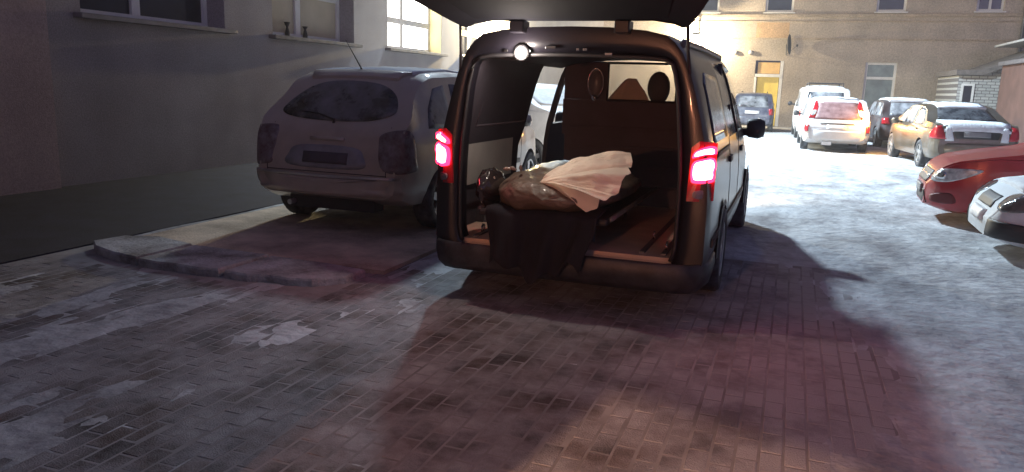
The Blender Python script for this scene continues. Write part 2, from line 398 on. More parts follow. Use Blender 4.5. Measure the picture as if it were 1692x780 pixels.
# kerb strip and parking bay behind the silver car
bay = tagp(MB().box(-5.75, -3.02, 5.32, 13.0, -.05, .035).build('parking_bay', bay_mat), kind='structure')
kerb = empty('kerb_strip', (-4.5, 5.0, 0), 0, 'low grey concrete kerb strip lying behind the silver car', 'kerb')
def kerb_stone(pts, h):
    n = len(pts); m = MB()
    vs = [(a+4.5, b-5.0, -.03) for a, b in pts] + [(a+4.5, b-5.0, h-.015) for a, b in pts]
    cx = sum(a for a, b in pts)/n; cb = sum(b for a, b in pts)/n
    vs += [(cx+(a-cx)*.985+4.5, cb+(b-cb)*.96-5.0, h) for a, b in pts]
    fs = [(i, (i+1) % n, n+(i+1) % n, n+i) for i in range(n)] + [(n+i, n+(i+1) % n, 2*n+(i+1) % n, 2*n+i) for i in range(n)] + [tuple(2*n+i for i in range(n))]
    m.add(vs, fs); return m.build('kerb_stone', concrete, kerb)
kerb_stone([(-5.80, 5.0), (-5.62, 4.86), (-5.3, 4.74), (-4.98, 4.68), (-4.96, 5.30), (-5.45, 5.42), (-5.75, 5.3)], .075)
kerb_stone([(-4.95, 4.675), (-4.75, 4.645), (-4.55, 4.665), (-4.3, 4.64), (-4.13, 4.67), (-4.12, 5.28), (-4.92, 5.30)], .07)
kerb_stone([(-4.08, 4.68), (-3.85, 4.66), (-3.7, 4.71), (-3.5, 4.70), (-3.32, 4.75), (-3.14, 4.95), (-3.12, 5.2), (-3.5, 5.26), (-4.08, 5.28)], .062)
del kerb_stone

# ================================================================== left building
LX = -9.3
lb = empty('side_building', (LX, 15.0, 0), 0, 'long grey plastered building along the left of the yard', 'building')
def wall_with_holes(name, u0, u1, z0, z1, holes, m, parent, plane, thick):
    """wall sheet split round rectangular openings; plane maps (u, z, depth) to a point"""
    us = sorted({u0, u1} | {h[0] for h in holes} | {h[1] for h in holes}); zs = sorted({z0, z1} | {h[2] for h in holes} | {h[3] for h in holes})
    mb = MB()
    for a, b in zip(us, us[1:]):
        for c, d in zip(zs, zs[1:]):
            uc, zc = (a+b)/2, (c+d)/2
            if any(h[0] < uc < h[1] and h[2] < zc < h[3] for h in holes): continue
            mb.add([plane(a, c, 0), plane(b, c, 0), plane(b, d, 0), plane(a, d, 0)], [(0, 1, 2, 3)])
    for h in holes:
        q = [(h[0], h[2]), (h[1], h[2]), (h[1], h[3]), (h[0], h[3])]
        for i in range(4):
            (a, c), (b, d) = q[i], q[(i+1) % 4]
            mb.add([plane(a, c, 0), plane(b, d, 0), plane(b, d, thick), plane(a, c, thick)], [(0, 1, 2, 3)])
    return mb.build(name, m, parent, fix=False)
LW = [(8.1, 10.96), (12.25, 15.1), (16.6, 19.6), (21.0, 23.9)]
holes = [(a-15, b-15, 2.36, 4.5) for a, b in LW]
wall_with_holes('wall', 7.5-15, 38.5-15, 0, 12.4, holes, plaster_grey, lb, lambda u, z, d: (-d, u, z), 0.42)
w = MB().box(-.6, .10, -8-15, 7.5-15, 0, 12.4).build('wall', plaster_rose, lb); w['label'] = 'rose tinted end section of the wall'
box('roof', -9, .5, -8-15, 23.5, 12.4, 12.6, sill_metal, lb)
def l_window(i, a, b, paneM, depth=0.42):
    a -= 15; b -= 15; z0, z1 = 2.36, 4.5
    win = MB()
    x = -depth
    fw = .09
    win.box(x-.03, x+.05, a, b, z0, z0+fw); win.box(x-.03, x+.05, a, b, z1-fw, z1)
    win.box(x-.03, x+.05, a, a+fw, z0+fw, z1-fw); win.box(x-.03, x+.05, b-fw, b, z0+fw, z1-fw)
    mid = a + (b-a)*0.46
    win.box(x-.03, x+.055, mid-.08, mid+.08, z0+fw, z1-fw)
    f = win.build('window', frame_white, lb)
    tz = z0 + (0.72 if i != 1 else 0.92)
    box('transom', x-.028, x+.045, a+fw, b-fw, tz-.07, tz+.07, frame_white, f)
    for p, (c, d) in enumerate(((a+fw, mid-.08), (mid+.08, b-fw))):
        for e, g in ((z0+fw, tz-.07), (tz+.07, z1-fw)):
            box('pane', x-.02, x+.004, c, d, e, g, paneM, f)
    s = MB(); s.box(-depth+.05, .16, a-.12, b+.12, z0-.075, z0-.005)
    so = s.build('sill', sill_stone if i != 0 else sill_metal, f, bevel=.008)
    if i == 2:
        box('reveal', -depth+.05, -.003, b-.012, b-.003, z0, z1, reveal_yellow, f)
    return f
l_window(0, *LW[0], pane_dark); w2 = l_window(1, *LW[1], pane_tan); w3 = l_window(2, *LW[2], pane_lit); l_window(3, *LW[3], pane_dark)
w3['label'] = 'brightly lit window'; w2['label'] = 'unlit window with tan panes'
# vases on the inner sill, seen against the tan panes
for yy, h in ((13.15, .30), (13.75, .26)):
    v = MB().lathe([(0, .02), (0, .04), (.08, .05), (.17, .03), (.2, .02), (h, .06), (h, 0.0)], 'z', 12, (LX-.33, yy, 2.362), closed=False).build('vase', black_trim, None, True)
    tagp(v, 'small dark vase on the window sill, %s one' % ('nearer' if yy < 13.5 else 'farther'), 'vase', 'vases on the window sill')

# eaves flood lamp on the left building
def lamp_obj(name, kind, loc, power, col, parent, radius=0.08):
    d = bpy.data.lights.new(name, kind); d.energy = power; d.color = col; d.shadow_soft_size = radius
    o = bpy.data.objects.new(name, d); COL.objects.link(o); o.location = loc
    if parent: o.parent = parent
    return o
def flood(name, P, label, wallpt, glow_m, spec, aim):
    t = empty(name, P, 0, label, 'lamp')
    d = Vector(wallpt)-Vector(P)
    MB().tube([(0, 0, .12), tuple(d*0.5+Vector((0, 0, .2))), tuple(d)], .025).build('bracket', lamp_metal, t)
    h = MB().box(-.16, .16, -.11, .11, .02, .16).build('housing', lamp_metal, t, bevel=.015)
    MB().box(-.13, .13, -.085, .085, .004, .02).build('lens', glow_m, t)
    if 'aim' in spec:
        b = lamp_obj('bulb', 'SPOT', (0, 0, -.10), spec['power'], spec['col'], t, 0.45)
        b.data.spot_size = R(spec['cone']); b.data.spot_blend = spec['blend']
        b.rotation_euler = (Vector(spec['aim'])-Vector(P)).to_track_quat('-Z', 'Y').to_euler()
    else:
        lamp_obj('bulb', 'POINT', (0, 0, -.10), spec['power'], spec['col'], t, 0.03)
    return t
db = flood('ceiling_lamp', LAMP_DOORWAY['loc'], 'ceiling lamp inside the doorway behind the viewer', (-2.0, -3.1, 3.4), lamp_glow, LAMP_DOORWAY, None)
flood('fill_lamp', LAMP_FILL['loc'], 'added fill lamp, unseen inside the doorway behind the viewer', (-1.28, -2.84, 0), lamp_glow, LAMP_FILL, None)
flood('flood_lamp', LAMP_EAVES['loc'], 'flood lamp on a bracket high on the left building', (LX, 23.2, 11.7), lamp_glow, LAMP_EAVES, None)

flood('wall_lamp', LAMP_SIDE['loc'], 'wall lamp beyond the lit window of the left building', (LX, 23.6, 3.9), lamp_glow, LAMP_SIDE, None)

# ================================================================== back building
BY = 38.5
bb = empty('rear_building', (0, BY, 0), 0, 'tan plastered two storey building closing the yard at the back', 'building')
ups = [(-4.9, -3.75), (-1.66, -0.42), (3.05, 4.25), (6.95, 7.98), (10.6, 11.8)]
bh = [(a, b, 5.25, 7.2) for a, b in ups] + [(2.88, 4.18, 0.95, 3.06), (-1.88, -.66, 0.02, 3.06)]
wall_with_holes('wall', -9.3, 16, 0, 11, bh, plaster_tan, bb, lambda u, z, d: (u, d, z), 0.28)
box('string_course', -9.3, 16, -.11, 0, 5.02, 5.15, plaster_band, bb, bevel=.01)
box('string_course', -9.3, 16, -.05, 0, 4.80, 4.86, plaster_band, bb)
box('string_course', -9.3, 16, -.06, 0, 4.02, 4.09, plaster_band, bb)
box('plaster_patch', -1.98, -.52, -.004, .0, 4.10, 4.79, plaster_patch, bb)
box('roof', -9.3, 16, -.5, 8, 11, 11.2, sill_metal, bb)
def b_window(a, b, z0, z1, pm_, split=True, ft=.10):
    d = .12
    m = MB(); m.box(a, b, d, d+.06, z0, z0+ft); m.box(a, b, d, d+.06, z1-ft, z1); m.box(a, a+ft, d, d+.06, z0+ft, z1-ft); m.box(b-ft, b, d, d+.06, z0+ft, z1-ft)
    if split: m.box((a+b)/2-.05, (a+b)/2+.05, d+.002, d+.058, z0+ft, z1-ft)
    f = m.build('window', frame_white, bb)
    spans = ((a+ft, (a+b)/2-.05), ((a+b)/2+.05, b-ft)) if split else ((a+ft, b-ft),)
    for c, e in spans: box('pane', c, e, d+.03, d+.045, z0+ft, z1-ft, pm_, f)
    box('sill', a-.08, b+.08, -.09, d, z0-.06, z0-.004, frame_white, f)
    return f
for i, (a, b) in enumerate(ups): b_window(a, b, 5.25, 7.2, pane_dark, split=(i in (3,)))
gw = b_window(2.88, 4.18, 0.95, 3.06, pane_blue, split=False, ft=.11)
box('transom', 2.99, 4.07, .11, .17, 2.30, 2.42, frame_white, gw)
door = MB().box(-1.76, -.78, .12, .17, .04, 2.30).build('door', door_yellow, bb)
box('lintel', -1.86, -.68, -.03, .18, 2.30, 2.44, frame_white, bb)
box('transom_panel', -1.76, -.78, .10, .16, 2.46, 2.98, transom_orange, bb)
m = MB(); m.box(-1.88, -1.78, -.01, .2, .02, 2.29); m.box(-.76, -.62, -.01, .2, .02, 3.05); m.build('door_frame', frame_white, bb)
MB().tube([(-.86, .09, 1.05), (-.86, .05, 1.05), (-.98, .05, 1.05)], .012).build('handle', chrome, door)
MB().tube([(8.75, -.12, 0), (8.75, -.12, 10.9)], .07, 10).build('drainpipe', lamp_metal, bb, True)
for x in (-2.84, -2.15): 
    v = MB().lathe([(-.02, .10), (-.12, .10), (-.16, .06), (-.16, 0)], 'y', 14, (x, 0, 3.42), closed=False).build('vent_cap', frame_white, bb, True)
# wall lamp by the corner
flood('wall_lamp', LAMP_BACK['loc'], 'wall lamp on a short arm at the left end of the back building', (-4.6, BY, 4.3), lamp_glow, LAMP_BACK, None)
# satellite dish, seen nearly edge-on
dish = empty('satellite_dish', (-.55, BY, 3.3), 0, 'dark satellite dish on a wall bracket above the yellow door', 'dish')
n = 28; vs = []; fs = []
axis = Vector((math.cos(R(-8)), math.sin(R(-8)), .08)).normalized(); side_ = Vector((0, 0, 1)).cross(axis).normalized(); up_ = axis.cross(side_)
c0 = Vector((0.0, -.62, .46))
for r in range(5):
    rr = .46*r/4
    for k2 in range(n):
        t = 2*math.pi*k2/n
        vs.append(c0 + side_*rr*math.cos(t) + up_*rr*math.sin(t)*1.0 + axis*(0.10*(rr/.46)**2))
for r in range(4):
    for k2 in range(n):
        fs.append((r*n+k2, r*n+(k2+1) % n, (r+1)*n+(k2+1) % n, (r+1)*n+k2))
me = bpy.data.meshes.new('reflector'); me.from_pydata([tuple(v) for v in vs], [], fs); me.update()
o = link('reflector', me, dish, True, [black_trim]); sm = o.modifiers.new('thick', 'SOLIDIFY'); sm.thickness = .03
MB().tube([(0, 0, .02), (0, -.4, .02), tuple(c0-axis*.02)], .02).build('bracket', lamp_metal, dish)
MB().tube([tuple(c0-up_*.42), tuple(c0+axis*.42-up_*.1)], .012).build('feed_arm', lamp_metal, dish)
MB().box(-.04, .04, -.04, .04, -.05, .05).build('receiver', black_trim, dish).location = c0+axis*.44-up_*.08

# shed of white brick at the right
def brick_mat():
    m = bpy.data.materials.new('white_brick'); m.use_nodes = True; N = m.node_tree.nodes; Lk = m.node_tree.links; b = N['Principled BSDF']
    tc = N.new('ShaderNodeTexCoord'); mp = N.new('ShaderNodeMapping'); mp.inputs['Rotation'].default_value = (R(90), 0, 0)
    br = N.new('ShaderNodeTexBrick'); br.inputs['Scale'].default_value = 1.0; br.inputs['Brick Width'].default_value = .27; br.inputs['Row Height'].default_value = .11
    br.inputs['Mortar Size'].default_value = .012; br.inputs['Color1'].default_value = (.52, .52, .50, 1); br.inputs['Color2'].default_value = (.40, .41, .40, 1); br.inputs['Mortar'].default_value = (.16, .15, .15, 1)
    Lk.new(tc.outputs['Object'], mp.inputs[0]); Lk.new(mp.outputs[0], br.inputs[0]); Lk.new(br.outputs[0], b.inputs['Base Color']); b.inputs['Roughness'].default_value = .85
    bp = N.new('ShaderNodeBump'); bp.invert = True; bp.inputs['Strength'].default_value = .8; bp.inputs['Distance'].default_value = .01; Lk.new(br.outputs[1], bp.inputs['Height']); Lk.new(bp.outputs[0], b.inputs['Normal'])
    return m
wb = brick_mat()
shed = empty('brick_shed', (5.7, 33, 0), 0, 'small white brick lean-to shed with sloping roof at the right', 'shed')
m = MB(); L_ = 3.2
m.add([(0,0,0),(L_,0,0),(L_,0,3.55),(0.75,0,2.42),(0,0,2.42), (0,4.5,0),(L_,4.5,0),(L_,4.5,3.55),(.75,4.5,2.42),(0,4.5,2.42)],
      [(0,1,2,3,4),(5,9,8,7,6),(0,4,9,5),(4,3,8,9),(3,2,7,8),(1,6,7,2)])
m.build('wall', wb, shed)
m = MB(); 
m.add([(-.12,-.18,2.43),(.78,-.18,2.43),(L_+.1,-.18,3.60),(L_+.1,-.18,3.72),(.74,-.18,2.62),(-.12,-.18,2.62)] + [(-.12,4.6,2.43),(.78,4.6,2.43),(L_+.1,4.6,3.60),(L_+.1,4.6,3.72),(.74,4.6,2.62),(-.12,4.6,2.62)],
      [(0,1,4,5),(1,2,3,4),(6,11,10,7),(7,10,9,8),(0,5,11,6),(5,4,10,11),(4,3,9,10),(3,2,8,9),(2,1,7,8),(1,0,6,7)])
m.build('roof', sill_stone, shed)
box('snow', 1.95, L_+.12, -.24, 4.6, 3.70, 3.78, snow_cap, shed)
f = MB(); f.box(.12, .2, -.03, .02, 1.45, 2.12); f.box(.48, .56, -.03, .02, 1.45, 2.12); f.box(.2, .48, -.03, .02, 2.04, 2.12); f = f.build('window', frame_white, shed)
box('pane', .2, .48, -.015, .005, 1.45, 2.04, pane_dark, f)
gar = empty('garage_wall', (6.85, 26.0, 0), 0, 'dark brown rendered garage end at the right edge', 'garage')
box('wall', 0, 5, 0, 6, 0, 2.75, mat('render_brown', (.14, .075, .06), .9, var=.2, vscale=2, bump=.4), gar)
box('roof', -.12, 5.1, -.12, 6.1, 2.75, 2.88, sill_metal, gar)

# ================================================================== cars
def smooth_interp(keys, win=0.05):
    ys = [k[0] for k in keys]; zs = [k[1] for k in keys]
    def f(y):
        return float(np.mean([np.interp(y+d, ys, zs) for d in np.linspace(-win, win, 7)]))
    return f

def car_body(L, W, top, zl=0.24, belt=0.92, roofw=0.62, plan=None, win=0.05):
    ft = smooth_interp(top, win); hw = W/2
    plan = plan or [(0, .80), (.06, .90), (.2, .965), (.7, 1), (L-1.0, 1), (L-.5, .95), (L-.2, .86), (L-.05, .72), (L, .62)]
    fp = smooth_interp(plan, .03)
    fzl = smooth_interp([(0, zl+.10), (.25, zl), (L-.3, zl-.03), (L, zl+.04)])
    st = sorted(set([0, .015, .04, .07] + [round(v, 3) for v in np.arange(.1, L-.1, .075)] + [L-.08, L-.05, L-.025, L-.008, L]))
    secs = []
    for y in st:
        wd = hw*fp(y); zt = ft(y); lo = fzl(y); zs = min(belt, zt-.03)
        gh = max(0.0, zt-zs)
        wt = wd*.97 - (wd*.97-hw*roofw*1.32)*smoothstep(0.04, .5, gh)
        wt = min(wt, wd*.95)
        h = zs-lo
        P = [(0, lo), (.82*wd, lo), (.93*wd, lo+.03), (.975*wd, lo+.10*h/.5), (.995*wd, lo+.35*h), (wd, lo+.62*h), (.992*wd, lo+.85*h), (.975*wd, zs)]
        x0, x1 = .955*wd, wt
        for k in (.12, .35, .6, .82, .93):
            P.append((x0+(x1-x0)*k, zs + (zt-zs)*k*.97))
        P += [(wt*.94, zt-.03*min(1, gh/.2)), (wt*.80, zt-.012*min(1, gh/.2)), (wt*.5, zt), (wt*.2, zt+.006), (0, zt+.008)]
        secs.append([(x, y, z) for x, z in P] + [(-x, y, z) for x, z in P[-2:0:-1]])
    n = len(secs[0]); mb = MB()
    for s in secs: mb.v += s
    for i in range(len(secs)-1):
        for k in range(n):
            mb.f.append((i*n+k, i*n+(k+1) % n, (i+1)*n+(k+1) % n, (i+1)*n+k)); mb.mi.append(0)
    mb.f.append(tuple(range(n))[::-1]); mb.mi.append(0); mb.f.append(tuple((len(secs)-1)*n+k for k in range(n))); mb.mi.append(0)
    me = mb.mesh('body')
    bm = bmesh.new(); bm.from_mesh(me); bmesh.ops.recalc_face_normals(bm, faces=bm.faces); bm.to_mesh(me)
    bvh = BVHTree.FromBMesh(bm); bm.free()
    return me, bvh

def cut_arches(me, paint, axles, W, r=.36):
    o = bpy.data.objects.new('tmp', me); COL.objects.link(o); me.materials.append(paint); me.materials.append(black_trim)
    cut = MB()
    for ya in axles:
        for s in (-1, 1):
            x0, x1 = sorted((s*(W/2-.30), s*(W/2+.15)))
            cut.lathe([(x0, 0.001), (x0, r), (x1, r), (x1, 0.001)], 'x', 28, (0, ya, .31), closed=False)
    cm = cut.mesh('cut'); bm = bmesh.new(); bm.from_mesh(cm); bmesh.ops.remove_doubles(bm, verts=bm.verts, dist=.004); bmesh.ops.recalc_face_normals(bm, faces=bm.faces); bm.to_mesh(cm); bm.free()
    cm.materials.append(paint); cm.materials.append(black_trim); cm.polygons.foreach_set('material_index', [1]*len(cm.polygons))
    co = bpy.data.objects.new('tmpc', cm); COL.objects.link(co)
    md = o.modifiers.new('b', 'BOOLEAN'); md.object = co; md.operation = 'DIFFERENCE'; md.solver = 'EXACT'
    bpy.context.view_layer.update()
    res = bpy.data.meshes.new_from_object(o.evaluated_get(bpy.context.evaluated_depsgraph_get()))
    bpy.data.objects.remove(o); bpy.data.objects.remove(co)
    res.name = 'body'
    bm = bmesh.new(); bm.from_mesh(res)
    for f in bm.faces: f.smooth = True
    for e in bm.edges:
        if len(e.link_faces) == 2 and e.calc_face_angle(0) > R(38): e.smooth = False
    bm.to_mesh(res); bm.free()
    return res

def wheel_meshes(r=.315, w=.20, spokes=5):
    t = MB().lathe([(-w/2, r*.66), (-w/2, r*.94), (-w/2+.025, r), (w/2-.025, r), (w/2, r*.94), (w/2, r*.66)], 'x', 30).mesh('wheel')
    t.materials.append(rubber); t.polygons.foreach_set('use_smooth', [True]*len(t.polygons))
    m = MB().lathe([(w/2-.02, r*.68), (w/2-.004, r*.68), (w/2-.012, r*.60), (-w/2+.05, r*.60), (-w/2+.05, r*.64)], 'x', 30)
    m.lathe([(w/2-.012, .001), (w/2-.012, .05), (w/2-.04, .065), (w/2-.08, .065)], 'x', 16, closed=False)
    for k in range(spokes):
        a = 2*math.pi*k/spokes; c, s = math.cos(a), math.sin(a)
        q = [(-.032, .04), (.032, .04), (.045, r*.63), (-.045, r*.63)]
        vs = [(w/2-.022, p*c-q_*s, p*s+q_*c) for p, q_ in q] + [(w/2-.055, p*c-q_*s, p*s+q_*c) for p, q_ in q]
        m.add(vs, [(0,1,2,3),(4,7,6,5),(0,4,5,1),(1,5,6,2),(2,6,7,3),(3,7,4,0)])
    m.lathe([(-w/2+.04, .001), (-w/2+.04, r*.62)], 'x', 24, closed=False, mi=1)
    rm = m.mesh('rim'); rm.materials.append(alloy); rm.materials.append(black_trim)
    return t, rm
WT, WR = wheel_meshes()
VT, VR = wheel_meshes(.335, .22, 6)
def add_wheels(t, axles, W, me=(WT, WR), r=.315, inset=.115):
    for ya in axles:
        for s in (-1, 1):
            w = bpy.data.objects.new('wheel', me[0]); COL.objects.link(w); w.parent = t
            w.location = (s*(W/2-inset), ya, r)
            if s < 0: w.rotation_euler = (0, 0, math.pi)
            q = bpy.data.objects.new('rim', me[1]); COL.objects.link(q); q.parent = w

def mirror_pt(pts): return [(-a, b) for a, b in pts]
def new_car(name, loc, rz, label, L, W, top, paint, axles, **kw):
    t = empty(name, loc, rz, label, 'car', 'cars parked in the snowy yard')
    me, bvh = car_body(L, W, top, **kw)
    res = cut_arches(me, paint, axles, W)
    b = link('body', res, t)
    add_wheels(t, axles, W)
    return t, bvh
def side_set(t, bvh, wins, gm, handles=(), W=1.7):
    for s in ('left', 'right'):
        for w in wins: patch('side_window', bvh, w, s, gm, t, off=.004)
        for (y, z) in handles:
            patch('door_handle', bvh, [(y, z-.018), (y+.17, z-.018), (y+.17, z+.018), (y, z+.018)], s, black_trim, t, off=.018, rings=2)
def mirrors(t, y, z, W, m):
    for s in (-1, 1):
        mb = MB(); x = s*(W/2)
        mb.tube([(x-s*.08, y, z-.03), (x+s*.04, y, z-.02)], .025, 8)
        mb.lathe([(x+s*.02, .001), (x+s*.03, .06), (x+s*.10, .085), (x+s*.17, .07), (x+s*.19, .001)], 'x', 12, (0, y, z), closed=False)
        mb.build('mirror', m, t, True)

def hatch_top(L, H, tail_z, belt, rake, ws_top, ws_base, hood_z, nose=.62):
    return [(0, .60), (.03, .80), (.07, tail_z), (.12, belt+.02), (.12+rake, H-.07), (.12+rake+.28, H-.015), (ws_top-.8, H), (ws_top, H-.04), (ws_base, hood_z), (L-.45, hood_z-.09), (L-.14, nose+.06), (L-.04, nose-.06), (L, nose-.2)]

# --- silver people carrier with a steep rounded tail
silver = mat('paint_silver', (0.43, 0.37, 0.31), 0.28, metal=0.35, coat=.5, frost=0.40, fcol=(0.52, 0.47, 0.42), fscale=2.0, up=0.5)
L, W, H = 4.28, 1.90, 1.66
top = [(0, .62), (.03, .86), (.08, 1.02), (.16, 1.12), (.58, 1.56), (.8, 1.63), (1.5, H), (2.3, 1.63), (3.35, 1.08), (4.0, .86), (4.2, .66), (L, .45)]
plan = [(0, .83), (.06, .92), (.2, .975), (.7, 1), (L-1.0, 1), (L-.5, .95), (L-.2, .86), (L, .62)]
t, bvh = new_car('people_carrier', (-4.36, 6.50, .035), R(-1.0), 'frosted silver people carrier with rounded tail parked beside the building', L, W, top, silver, (.78, 3.52), belt=1.0, roofw=.60, plan=plan, zl=.28)
patch('rear_window', bvh, [(-.62, 1.17), (-.35, 1.13), (.05, 1.115), (.42, 1.13), (.64, 1.19), (.66, 1.27), (.56, 1.40), (.35, 1.49), (0, 1.52), (-.30, 1.50), (-.5, 1.42), (-.66, 1.25)], 'rear', mat('glass_streaked', (.012, .013, .018), .1, frost=.55, fcol=(.36, .37, .40), fscale=3.2), t, smooth_outline=True, off=.008, rings=6)
side_set(t, bvh, [[(.55, 1.06), (.62, 1.26), (.80, 1.46), (1.05, 1.50), (1.12, 1.05)], [(1.2, 1.05), (1.2, 1.51), (2.05, 1.51), (2.1, 1.05)], [(2.2, 1.05), (2.18, 1.5), (2.5, 1.47), (3.05, 1.12), (3.05, 1.05)]], glass_frost, ((1.25, .93), (2.25, .93)))
for s in (-1, 1):
    D = Vector((-s*.75, .66, 0)).normalized(); U = Vector((.66*1.0, s*.75, 0)).normalized()
    patch('tail_light', bvh, [(-.16, .66), (.16, .66), (.17, .78), (.14, 1.0), (.06, 1.06), (-.12, 1.02), (-.17, .92)], (U, (0, 0, 1), D), lens_dull, t, off=.012, center=(s*.80, .1, 0), smooth_outline=True)
patch('number_plate', bvh, [(-.26, .70), (.26, .70), (.26, .81), (-.26, .81)], 'rear', plate_dim, t, off=.012, rings=2)
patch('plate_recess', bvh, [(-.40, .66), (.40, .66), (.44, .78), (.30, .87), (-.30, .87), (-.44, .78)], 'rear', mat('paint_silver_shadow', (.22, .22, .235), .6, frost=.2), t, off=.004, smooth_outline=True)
o = patch('bumper', bvh, [(-.86, .44), (-.6, .395), (0, .385), (.6, .395), (.86, .44), (.86, .60), (.6, .565), (0, .555), (-.6, .565), (-.86, .60)], 'rear', silver, t, off=.035, rings=3)
patch('bumper_trim', bvh, [(-.8, .575), (0, .558), (.8, .575), (.8, .60), (0, .583), (-.8, .60)], 'rear', alloy, t, off=.04, rings=2)
patch('spoiler', bvh, [(-.52, .56), (.52, .56), (.60, .72), (-.60, .72)], 'top', silver, t, off=.03, rings=3, thick=.04)
patch('handle_trim', bvh, [(-.2, .93), (.2, .93), (.2, .96), (-.2, .96)], 'rear', silver, t, off=.018, rings=2)
patch('snow', bvh, [(-.54, .66), (.54, .66), (.58, 1.4), (.52, 2.3), (-.52, 2.3), (-.58, 1.4)], 'top', snow_cap, t, off=.022, rings=7, rough=.012, smooth_outline=True)
mirrors(t, 2.95, 1.08, W, silver)
MB().tube([(-.02, .74, 1.63), (-.02, .72, 1.66), (-.06, .50, 1.93)], [.016, .008, .003], 6).build('aerial', black_trim, t)
MB().box(-.5, .5, .1, .3, .22, .34).build('underbody', black_trim, t)
MB().tube([(.02, .145, 1.10), (.03, .13, 1.13), (-.20, .20, 1.185), (-.42, .215, 1.20)], [.018, .012, .007, .006], 6).build('wiper', black_trim, t)
for x0_ in (-.70, .70):
    patch('panel_gap', bvh, [(x0_-.004, .60), (x0_+.004, .60), (x0_*.985+.004, 1.08), (x0_*.985-.004, 1.08)], 'rear', black_trim, t, off=.002, rings=2)
patch('panel_gap', bvh, [(-.70, .606), (.70, .606), (.70, .614), (-.70, .614)], 'rear', black_trim, t, off=.003, rings=2)
for sd_ in ('left', 'right'):
    for y_ in (1.16, 2.14, 3.1):
        patch('panel_gap', bvh, [(y_, .36), (y_+.008, .36), (y_+.008, 1.02), (y_, 1.02)], sd_, black_trim, t, off=.002, rings=2)
    patch('rub_strip', bvh, [(1.2, .52), (3.05, .52), (3.05, .58), (1.2, .58)], sd_, black_trim, t, off=.012, rings=2)
MB().tube([(-.45, .02, .27), (-.45, .3, .28)], .028, 10).build('exhaust', alloy, t)

glass_rime2 = mat('glass_rime_white', (.30, .31, .33), .6, frost=.9, fcol=(.62, .64, .66), fscale=3)
# --- white car facing the yard entrance, seen through the van
white_p = mat('paint_white', (0.74, 0.75, 0.76), 0.35, frost=.2, fscale=3, coat=.4)
L, W, H = 4.9, 1.86, 1.62
t, bvh = new_car('white_minivan', (-7.2, 15.65, 0), math.pi+R(58.5), 'white minivan with amber side marker seen through the open side of the black van', L, W, [(0, .62), (.04, .95), (.12, 1.2), (.32, 1.55), (.6, 1.60), (2.0, H), (3.2, 1.59), (4.0, 1.22), (4.55, 1.08), (4.78, .90), (L, .6)], white_p, (.95, 4.0), belt=1.12, roofw=.70)
side_set(t, bvh, [[(.5, 1.2), (.6, 1.46), (1.5, 1.50), (1.5, 1.2)], [(1.6, 1.2), (1.6, 1.50), (2.5, 1.50), (2.5, 1.2)], [(2.62, 1.2), (2.62, 1.50), (3.1, 1.47), (3.55, 1.24), (3.55, 1.18)]], snow_cap, ((2.5, 1.0),))
patch('windscreen', bvh, [(-.74, 1.22), (.74, 1.22), (.64, 1.54), (-.64, 1.54)], 'front', glass_rime2, t)
for s_ in (-1, 1):
    patch('headlight', bvh, [(s_*.42, .80), (s_*.78, .82), (s_*.80, 1.02), (s_*.5, .95)], 'front', lens_clear, t, off=.01)
    patch('side_marker', bvh, [(4.42, .80), (4.72, .78), (4.72, .93), (4.42, .95)], 'left' if s_ < 0 else 'right', lens_amber, t, off=.014, rings=2)
patch('grille', bvh, [(-.35, .72), (.35, .72), (.38, .84), (-.38, .84)], 'front', black_trim, t, off=.008)
patch('number_plate', bvh, [(-.26, .44), (.26, .44), (.26, .55), (-.26, .55)], 'front', plate_white, t, off=.012, rings=2)
mirrors(t, 3.4, 1.22, W, black_trim)

# --- dark blue hatchback by the back door
blue_p = mat('paint_blue', (0.030, 0.032, 0.065), 0.35, metal=.2, frost=.22, fscale=2, coat=.5)
L, W, H = 3.95, 1.70, 1.56
t, bvh = new_car('hatchback', (-1.56, 32.6, 0), R(1), 'dark blue hatchback with white number plate near the yellow door', L, W, hatch_top(L, H, .95, .95, .38, 2.3, 3.1, 1.0), blue_p, (.62, 3.1), belt=.92, roofw=.62)
patch('rear_window', bvh, [(-.62, .98), (.62, .98), (.53, 1.42), (-.53, 1.42)], 'rear', glass_frost, t)
side_set(t, bvh, [[(.4, .97), (.6, 1.36), (1.2, 1.44), (1.25, .97)], [(1.35, .97), (1.33, 1.45), (2.1, 1.43), (2.75, 1.05), (2.75, .97)]], glass_car, ((1.3, .85),))
patch('number_plate', bvh, [(-.28, .72), (.28, .72), (.28, .84), (-.28, .84)], 'rear', plate_white, t, off=.012, rings=2)
for s in (-1, 1):
    D = Vector((-s*.6, .8, 0)).normalized(); U = Vector((.8, s*.6, 0))
    patch('tail_light', bvh, [(-.11, .68), (.11, .68), (.12, .93), (-.09, .93)], (U, (0, 0, 1), D), lens_red, t, off=.012, center=(s*.74, .08, 0))
patch('bumper', bvh, [(-.80, .32), (.80, .32), (.82, .60), (-.82, .60)], 'rear', blue_p, t, off=.03, rings=3)
MB().tube([(-.5, .9, 1.56), (-.5, .9, 1.60), (-.5, 1.9, 1.60), (-.5, 1.9, 1.56)], .014).build('roof_rail', black_trim, t)
MB().tube([(.5, .9, 1.56), (.5, .9, 1.60), (.5, 1.9, 1.60), (.5, 1.9, 1.56)], .014).build('roof_rail', black_trim, t)

